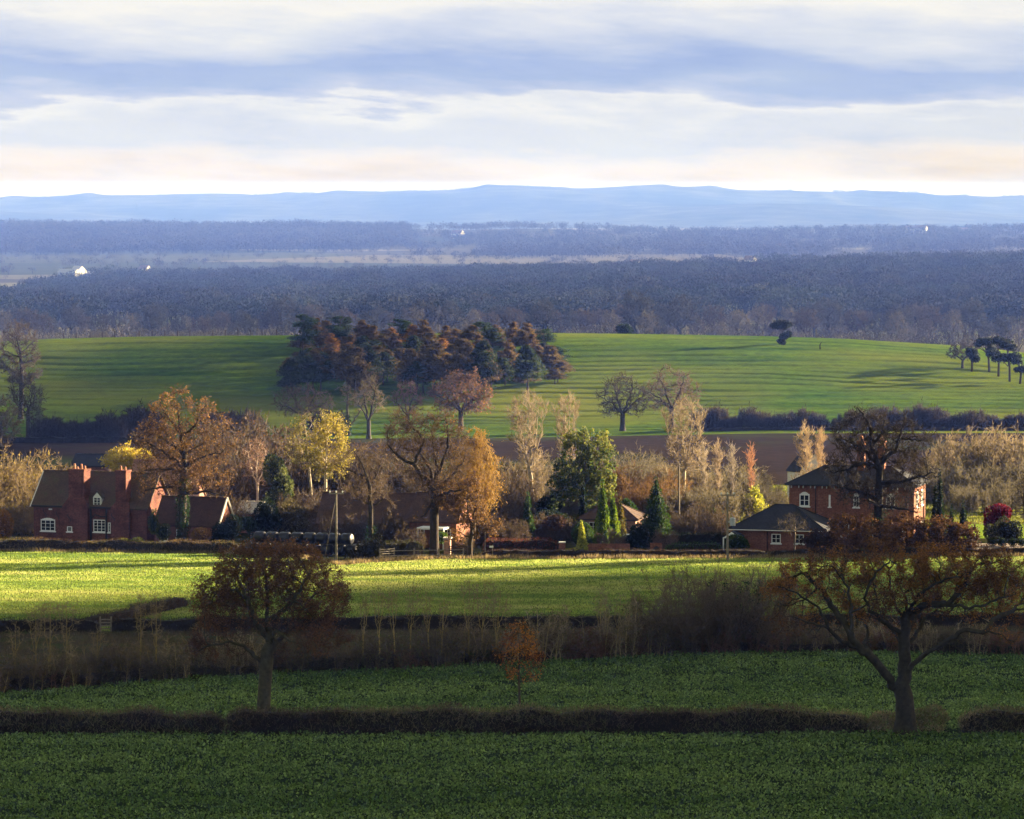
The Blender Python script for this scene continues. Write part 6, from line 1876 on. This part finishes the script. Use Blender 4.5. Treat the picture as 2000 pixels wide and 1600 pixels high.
def clump_pine(u, Y, es, lab, seed, lean=0.0):
    """wind shaped pine: flat needle clumps es = (u, v, ru, rv) on a bare leaning trunk"""
    p = spot(u, Y); k = Y / F
    E = []
    for a, b, c, d in es:
        q = P(a, b, Y) - p; rg = np.random.default_rng(seed + int(a))
        for _ in range(6): E.append((q[0] + rg.uniform(-.65, .65) * c * k, rg.uniform(-.5, .5) * c * k, q[2] + rg.uniform(-.5, .5) * d * k, c * k * rg.uniform(.3, .55), c * k * .45, d * k * rg.uniform(.35, .6)))
    o = make_blob('pine_tree', lab, p, E, 800 * len(es), .5, PCOL, seed, cat='tree', rough=.5, up=.5, clump=1.1, group='wind shaped pines on the green hill')
    g = Geo(); t = max(e[2] for e in E)
    tx = sum(e[0] for e in E[:5]) / 5
    g.tube([(0, 0, -.2), (tx * .2 + .1, 0, t * .4), (tx * .7, 0, t * .75), (tx, 0, t)], [.3, .25, .18, .08], 6, (.05, .035, .028))
    for e in E[1::3]: g.tube([(tx * .5, 0, e[2] * .7), (e[0], 0, e[2])], [.13, .06], 4, (.05, .035, .028))
    g.build('trunk', M_BARK, o)
    return o


clump_pine(1528, 957, [(1530, 634, 17, 8), (1514, 638, 9, 4), (1534, 656, 12, 8), (1526, 667, 11, 5)], 'lone leaning pine on the green hill left of the dead stump', 701)
clump_pine(1932, 925, [(1926, 668, 20, 7), (1940, 682, 12, 6), (1912, 673, 9, 5)], 'tallest flat topped pine of the group at the right of the hill', 702)
clump_pine(1950, 915, [(1952, 665, 17, 8), (1945, 690, 16, 8)], 'slim pine in the middle of the right group on the hill', 703)
clump_pine(1972, 905, [(1968, 676, 18, 10), (1958, 700, 20, 8), (1980, 698, 14, 7)], 'leaning pine near the right edge of the hill', 704)
clump_pine(1992, 900, [(1994, 722, 14, 5), (1984, 706, 10, 6)], 'low pine cut by the right edge on the hill', 705)
clump_pine(1898, 922, [(1899, 688, 12, 9), (1904, 702, 9, 6)], 'thin pine behind the dark spreading tree on the hill', 707)
make_tree('hill_tree', 'dark spreading bare tree left of the pine group on the hill', 1880, 928, .3, [(1880, 708), (1881, 700)], [(1882, 684, 34, 18), (1862, 690, 16, 12), (1900, 694, 18, 16)], [[(1880, 705), (1865, 692, 1), (1858, 686, 1)], [(1880, 705), (1895, 690, -1), (1903, 680, -1)]], seed=706, natt=240, D=.6, rt=.04, per=6, tl=1.0, tw=.12, sub=3, bark=(.03, .026, .024), twig=(.035, .03, .028))
o = empty('dead_stump', spot(1602, 950), 'short bent dead stump on the green hill', 'stump')
g = Geo(); g.tube([(0, 0, -.1), (-.1, 0, .8), (.15, 0, 1.5), (.5, 0, 1.9)], [.2, .16, .1, .03], 6, (.03, .025, .02)); g.tube([(-.05, 0, .9), (-.35, 0, 1.3)], [.07, .02], 4, (.03, .025, .02)); g.build('trunk', M_BARK, o)
make_blob('bush', 'small dark bush on the skyline of the green hill', spot(1220, 1012), [(0, 0, 1.1, 1.7, 1.4, 1.1), (.8, 0, .8, 1.1, 1, .8), (-.8, 0, .9, 1.1, 1, .9)], 900, .6, DKG, 11, rough=.4)
# posts along the crest
g = Geo(); g.box(-.13, .13, -.13, .13, -.3, 1.5, (.03, .025, .02))
p0 = g.build('fence_post', M_BARK)
tag(p0, 'thin dark fence post along the skyline of the green hill', 'fence post', 'fence posts along the hill crest')
for k, u in enumerate([124, 149, 176, 200, 224, 272, 298, 322, 347, 371, 416, 440, 465, 490, 512, 540]):
    o = p0 if k == 0 else p0.copy()
    if k: COL.objects.link(o)
    o.location = spot(u, 1004)

# hedgerows at the foot of the hill: bushes one can count
hb = None
rh = random.Random(21)


def hbush(u, Y, sc, lab, szk):
    global hb
    loc = spot(u, Y)
    if hb is None:
        hb = make_bush('hedgerow_bush', lab, loc, 4.0, 4.4, 30, 800, bark=(.03, .026, .022), twig=(.045, .036, .032), per=5, tl=1.1, tw=.10, sub=3, upright=.55, r0=.07, ft=.2, base_r=.6, group='bushes in the hedgerows at the hill foot')
        hb.scale = (sc, sc, sc * szk); return
    copy_tree(hb, loc, rh.uniform(0, 6), sc, lab, None, szk)


u = 1385
while u < 2040:
    hbush(u, rh.uniform(788, 794), rh.uniform(.5, .8), 'dark bare hedgerow bush at the right foot of the green hill', rh.uniform(1.15, 1.9)); u += rh.uniform(11, 27)
u = 78
while u < 250:
    hbush(u, rh.uniform(760, 768), rh.uniform(.65, .95), 'dark bare hedgerow bush at the left foot of the green hill', rh.uniform(1.2, 1.8)); u += rh.uniform(12, 22)
for u, Y, s in ((255, 770, 1.8), (282, 772, 1.6), (430, 775, 1.5), (455, 772, 1.6), (480, 775, 1.4), (640, 790, 1.4), (1380, 792, 1.3)):
    hbush(u, Y, s, 'tall grey bare hedgerow bush below the shaded part of the hill', 1.0)
make_hedge('hedge', 'thin dark hedge line under the bushes at the right foot of the hill', path_u([(1370, 786), (1700, 786), (2100, 786)]), .8, 2.0, 81, [(.025, .02, .018), (.045, .036, .03)], 14, None, 0, tw=.16, sl=.9, core=(.03, .025, .02))
make_hedge('hedge', 'thin dark hedge line along the left edge of the ploughed field', path_u([(-100, 757), (120, 757), (250, 758)]), 1.4, 2.0, 82, [(.025, .02, .018), (.04, .034, .03)], 14, None, 0, tw=.16, sl=.9, core=(.025, .022, .02))


# ------------------------------------------------------------------ woods beyond the hill
def wood_protos(rng, n, nt, hs=14.0, ws=5.0, low=False):
    out = []
    for _ in range(n):
        A, B, C = [], [], []
        h = hs * rng.uniform(.85, 1.1); w = ws * rng.uniform(.8, 1.2)
        m = nt
        d = rdir(rng, m); d[:, 2] = np.abs(d[:, 2]) * 1.1 - .25
        r = rng.uniform(.35, 1, m) ** .6
        lob = .75 + .5 * vnoise(d * 1.7 + rng.uniform(0, 50), 3)
        p = np.stack([d[:, 0] * w * r * lob, d[:, 1] * w * r * lob, h * .6 + d[:, 2] * h * .36 * r * lob], -1)
        ax = unit(unit(p - np.array([0, 0, h * .4])) * .35 + rdir(rng, m))
        s = unit(np.cross(ax, rdir(rng, m)))
        L = rng.uniform(.8, 1.7, (m, 1)) * h / 14; W = rng.uniform(.3, .75, (m, 1)) * h / 14
        if low: L = L * 1.5; W = W * 2.0; p[:, 2] = p[:, 2] * 1.0 - h * .18 * rng.uniform(0, 2, m)
        A.append(p - s * W * .5); B.append(p + s * W * .5); C.append(p + ax * L)
        k = 2 if low else 9                          # trunk and main boughs
        e = np.stack([rng.normal(size=k) * w * .55, rng.normal(size=k) * w * .55, h * rng.uniform(.55, .95, k)], -1)
        b = np.zeros((k, 3)); b[:, 2] = np.linspace(0, h * .4, k); e[0] = (0, 0, h * .8)
        sd = np.stack([np.cos(np.arange(k)), np.sin(np.arange(k)), np.zeros(k)], -1) * .28; 
        A.append(b - sd); B.append(b + sd); C.append(e)
        out.append(tuple(np.concatenate(q) for q in (A, B, C)))
    return out


def wood(name, label, pts, hs, cols, seed, nt=80, nprot=8, smin=.7, smax=1.2, low=False):
    rng = np.random.default_rng(seed)
    pr = wood_protos(rng, nprot, nt, hs, hs * (.42 if low else .58), low)
    n = len(pts)
    which = rng.integers(0, nprot, n); rot = rng.uniform(0, 2 * PI, n); sc = rng.uniform(smin, smax, n) * (.85 + .3 * vnoise(pts[:, :2] / np.array([60, 120]), seed))
    cols = np.array(cols, float)
    t = np.clip(rng.beta(1.2, 2.2, n), 0, .999) * (len(cols) - 1); i = t.astype(int); i2 = np.minimum(i + 1, len(cols) - 1)
    tc = (cols[i] + (cols[i2] - cols[i]) * (t - i)[:, None]) * rng.uniform(.45, 1.75, (n, 1)) * (.6 + .9 * vnoise(pts[:, :2] / np.array([45, 140]), seed + 2))[:, None]
    g = Geo()
    for k in range(nprot):
        ix = np.where(which == k)[0]
        if len(ix) == 0: continue
        c, s = np.cos(rot[ix]), np.sin(rot[ix])
        T = []
        for q in pr[k]:
            x = (q[None, :, 0] * c[:, None] - q[None, :, 1] * s[:, None]) * sc[ix, None]
            y = (q[None, :, 0] * s[:, None] + q[None, :, 1] * c[:, None]) * sc[ix, None]
            z = q[None, :, 2] * sc[ix, None]
            T.append((np.stack([x, y, z], -1) + pts[ix][:, None, :]).reshape(-1, 3))
        m = len(pr[k][0])
        col = np.repeat(tc[ix], m, 0) * rng.uniform(.75, 1.25, (len(ix) * m, 1))
        g.tris(T[0], T[1], T[2], col)
    o = g.build(name, M_TWIG)
    return tag(o, label, None, None, 'stuff')


def region(rng, n, y0, y1, u0, u1, keep=None, bias=1.0):
    Y = y0 + (y1 - y0) * rng.uniform(0, 1, n) ** bias
    u = rng.uniform(u0, u1, n)
    ok = np.ones(n, bool) if keep is None else keep(u, Y, rng)
    u, Y = u[ok], Y[ok]
    x = (u - 1000) / F * Y
    return np.stack([x, Y, gz(x, Y) - .2], -1)


rng = np.random.default_rng(31)
WC = [(.003, .008, .006), (.006, .012, .009), (.011, .015, .010), (.024, .022, .013)]


def keep1(u, Y, r):
    lim = np.interp(u, [-450, -120, -60, -20, 30, 60, 200, 420, 650, 2300], [3100, 3000, 2600, 2250, 2250, 2900, 3180, 3150, 3230, 3230])
    gap = (np.abs(Y - 2060) < 26) & (vnoise(np.stack([u / 90, Y * 0], -1), 4) > .38)
    hole = vnoise(np.stack([u / 70, Y / 110], -1), 14) < .25
    return (Y < lim) & ~gap & ~hole


wood('bare_wood', 'wide belt of bare woodland beyond the green hill', region(rng, 11500, 1720, 3240, -450, 2450, keep1), 13.5, WC, 32, 170, 12)
# nearer single trees in front of the wood
fp = None
rw = random.Random(4)
LBW = {0: 'bare grey tree standing in front of the dark wood beyond the hill', 1: 'rounded brown bare tree in front of the dark wood beyond the hill', 2: 'pale bare tree in front of the dark wood beyond the hill'}
wp = {}


def wtree(kind, u, Y, sc, rz):
    loc = spot(u, Y)
    if kind not in wp:
        bk, tw_ = [((.018, .02, .016), (.022, .024, .019)), ((.024, .021, .015), (.034, .028, .019)), ((.04, .037, .027), (.06, .054, .038))][kind]
        q = np.array(loc)
        k = Y / F; v0 = proj(loc)[1]; Hp = 14.0 / k
        wp[kind] = make_tree('bare_tree', LBW[kind], u, Y, .5, [(u, v0 - Hp * .2)], [(u, v0 - Hp * .62, Hp * (.30, .38, .24)[kind], Hp * .34), (u - Hp * .15, v0 - Hp * .5, Hp * .2, Hp * .2), (u + Hp * .16, v0 - Hp * .5, Hp * .2, Hp * .2)], [], seed=900 + kind, natt=330, D=.9, rt=.08, bark=bk, twig=tw_,
                             per=5, tl=1.8, tw=.20, sub=3, group='bare trees in front of the far wood')
        wp[kind].scale = (sc,) * 3
        return
    copy_tree(wp[kind], loc, rz, sc)


for k in range(96):
    u = -30 + 2070 * (k + rw.uniform(-.4, .4)) / 95
    wtree(rw.choice([0, 0, 1, 1, 2]), u, rw.uniform(1480, 1700), rw.uniform(.62, 1.05), rw.uniform(0, 6))
for u, s in ((552, 1.35), (1246, 1.55), (1330, 1.45), (1620, 1.3), (1590, 1.2), (830, 1.25), (880, 1.2), (1060, 1.3), (1900, 1.3), (1760, 1.2), (300, 1.1), (140, 1.1)):
    wtree(0, u, rw.uniform(1500, 1600), s, rw.uniform(0, 6))
for u, Y, s in ((188, 1130, .5), (205, 1120, .42), (925, 1600, .9), (1300, 1500, .6)):
    wtree(2, u, Y, s, rw.uniform(0, 6))
wood('low_scrub', 'mixed bare scrub along the valley behind the green hill', region(rng, 1900, 1280, 1700, -450, 2450), 6.5, [(.02, .02, .013), (.035, .03, .022), (.06, .048, .034)], 33, 60, 6)


# the blue wooded hills further off
def keep2(u, Y, r):
    return Y > np.interp(u, [-300, 0, 180, 250, 500, 700, 800, 2300], [4900, 4950, 5000, 5080, 5100, 5200, 5400, 5400])


wood('blue_wood', 'blue hazy wood covering the distant low hill at the left', region(rng, 9600, 5000, 6560, -480, 800, keep2), 17.0, [(.010, .011, .008), (.02, .018, .013)], 34, 60, 6, low=True)


def keep3(u, Y, r):
    k = vnoise(np.stack([u / 70, Y / 90], -1), 11)
    edge = (Y > 6380)
    return (k > .50) | (edge & (k > .3)) | (((Y % 260) < 14) & (k > .25))


wood('hedged_wood', 'blue hazy scattered woods and hedges on the distant hill at the right', region(rng, 9400, 4700, 6600, 800, 2480, keep3), 15.0, [(.010, .011, .008), (.02, .018, .013)], 35, 56, 6, low=True)


def keep4(u, Y, r):
    return (vnoise(np.stack([u / 45, Y / 60], -1), 12) > .70) | (((Y % 330) < 9) & (vnoise(np.stack([u / 60, Y / 330], -1), 13) > .35))


wood('field_hedges', 'hazy hedges and trees between the pale distant fields', region(rng, 6200, 3280, 5250, -450, 2450, keep4), 8.0, [(.012, .013, .009), (.025, .022, .016)], 36, 46, 5, low=True)
rng2 = np.random.default_rng(77)
ux = np.concatenate([rng2.uniform(-100, 2100, 1300)])
x = (ux - 1000) / F * 12985
wood('ridge_trees', 'tiny treetops along the pale far ridge', np.stack([x, np.full(len(x), 12985.0), gz(x, np.full(len(x), 12985.0)) - 5], -1)[vnoise(np.stack([ux / 40, ux * 0], -1), 3) > .48], 13.0, [(.04, .04, .03)], 37, 40, 4, low=True)

# ------------------------------------------------------------------ far buildings
FW = m_plain('far_white_wall', (.38, .37, .35), .8, 0, .3, .1)
FR = m_roof('far_roof', [(.3, (.10, .07, .06)), (.7, (.16, .11, .09))], 1.0)


def far_house(u, Y, L, D_, ze, zr, rz, lab, dz=0.0, wall=None, roof=None, name='distant_house', cat='house'):
    hh = House(name, lab, u, Y, rz, cat, 'distant houses', dz)
    hh.gable(0, L, 0, D_, ze, zr, wall or FW, roof or FR, over=.3)
    for i in range(max(1, int(L / 5))):
        hh.window(1.2 + i * 4.5, 2.4 + i * 4.5, 1.2, min(2.5, ze - .3), 1, 1)
    return hh


for a in ((112, 3420, 17, 9, 5, 8, -20, 'white farmhouse, left half of the bright pair beyond the wood'), (136, 3440, 8, 16, 5.5, 10, -25, 'tall white barn gable of the bright pair beyond the wood'), (163, 3450, 9, 8, 3, 5, 0, 'low white shed right of the bright farm pair')):
    far_house(*a, name='white_farm', cat='farm', dz=6.0 if False else 0.0, roof=FW)
for a in ((270, 3600, 9, 8, 5, 8, -30, 'pink walled distant house left of a dark round tree'), (1226, 3500, 10, 8, 5, 10, -40, 'tiny white gable just above the far wood in the middle'), (1410, 3560, 12, 8, 4, 7, -20, 'small white distant house above the far wood'), (1452, 3560, 10, 8, 6, 10, -35, 'pair of tiny white gables above the far wood'), (880, 6000, 18, 12, 8, 13, -30, 'big pale house among the trees of the distant hill'), (1768, 6320, 34, 14, 9, 13, -15, 'long pale house on the distant hill at the right'), (1872, 6300, 16, 12, 6, 10, 0, 'small pale house on the distant hill at the far right')):
    far_house(*a)
for k, (u, lab) in enumerate([(1640, 'white gabled house by the lane beyond the hill'), (1742, 'white house with two gables beyond the hill'), (1722, 'low white house left of the two gabled one beyond the hill'), (1905, 'white house left of the long dark roof beyond the hill'), (1922, 'small white gable near the right beyond the hill'), (1985, 'white gabled house at the right edge beyond the hill'), (1955, 'long low house near the right edge beyond the hill')]):
    far_house(u, 2060 + 8 * (k % 3), (9, 8, 6, 7, 6, 9, 14)[k], 7, 4.2, 7.0, (-20, -60, 0, -30, -70, -25, -5)[k], lab)
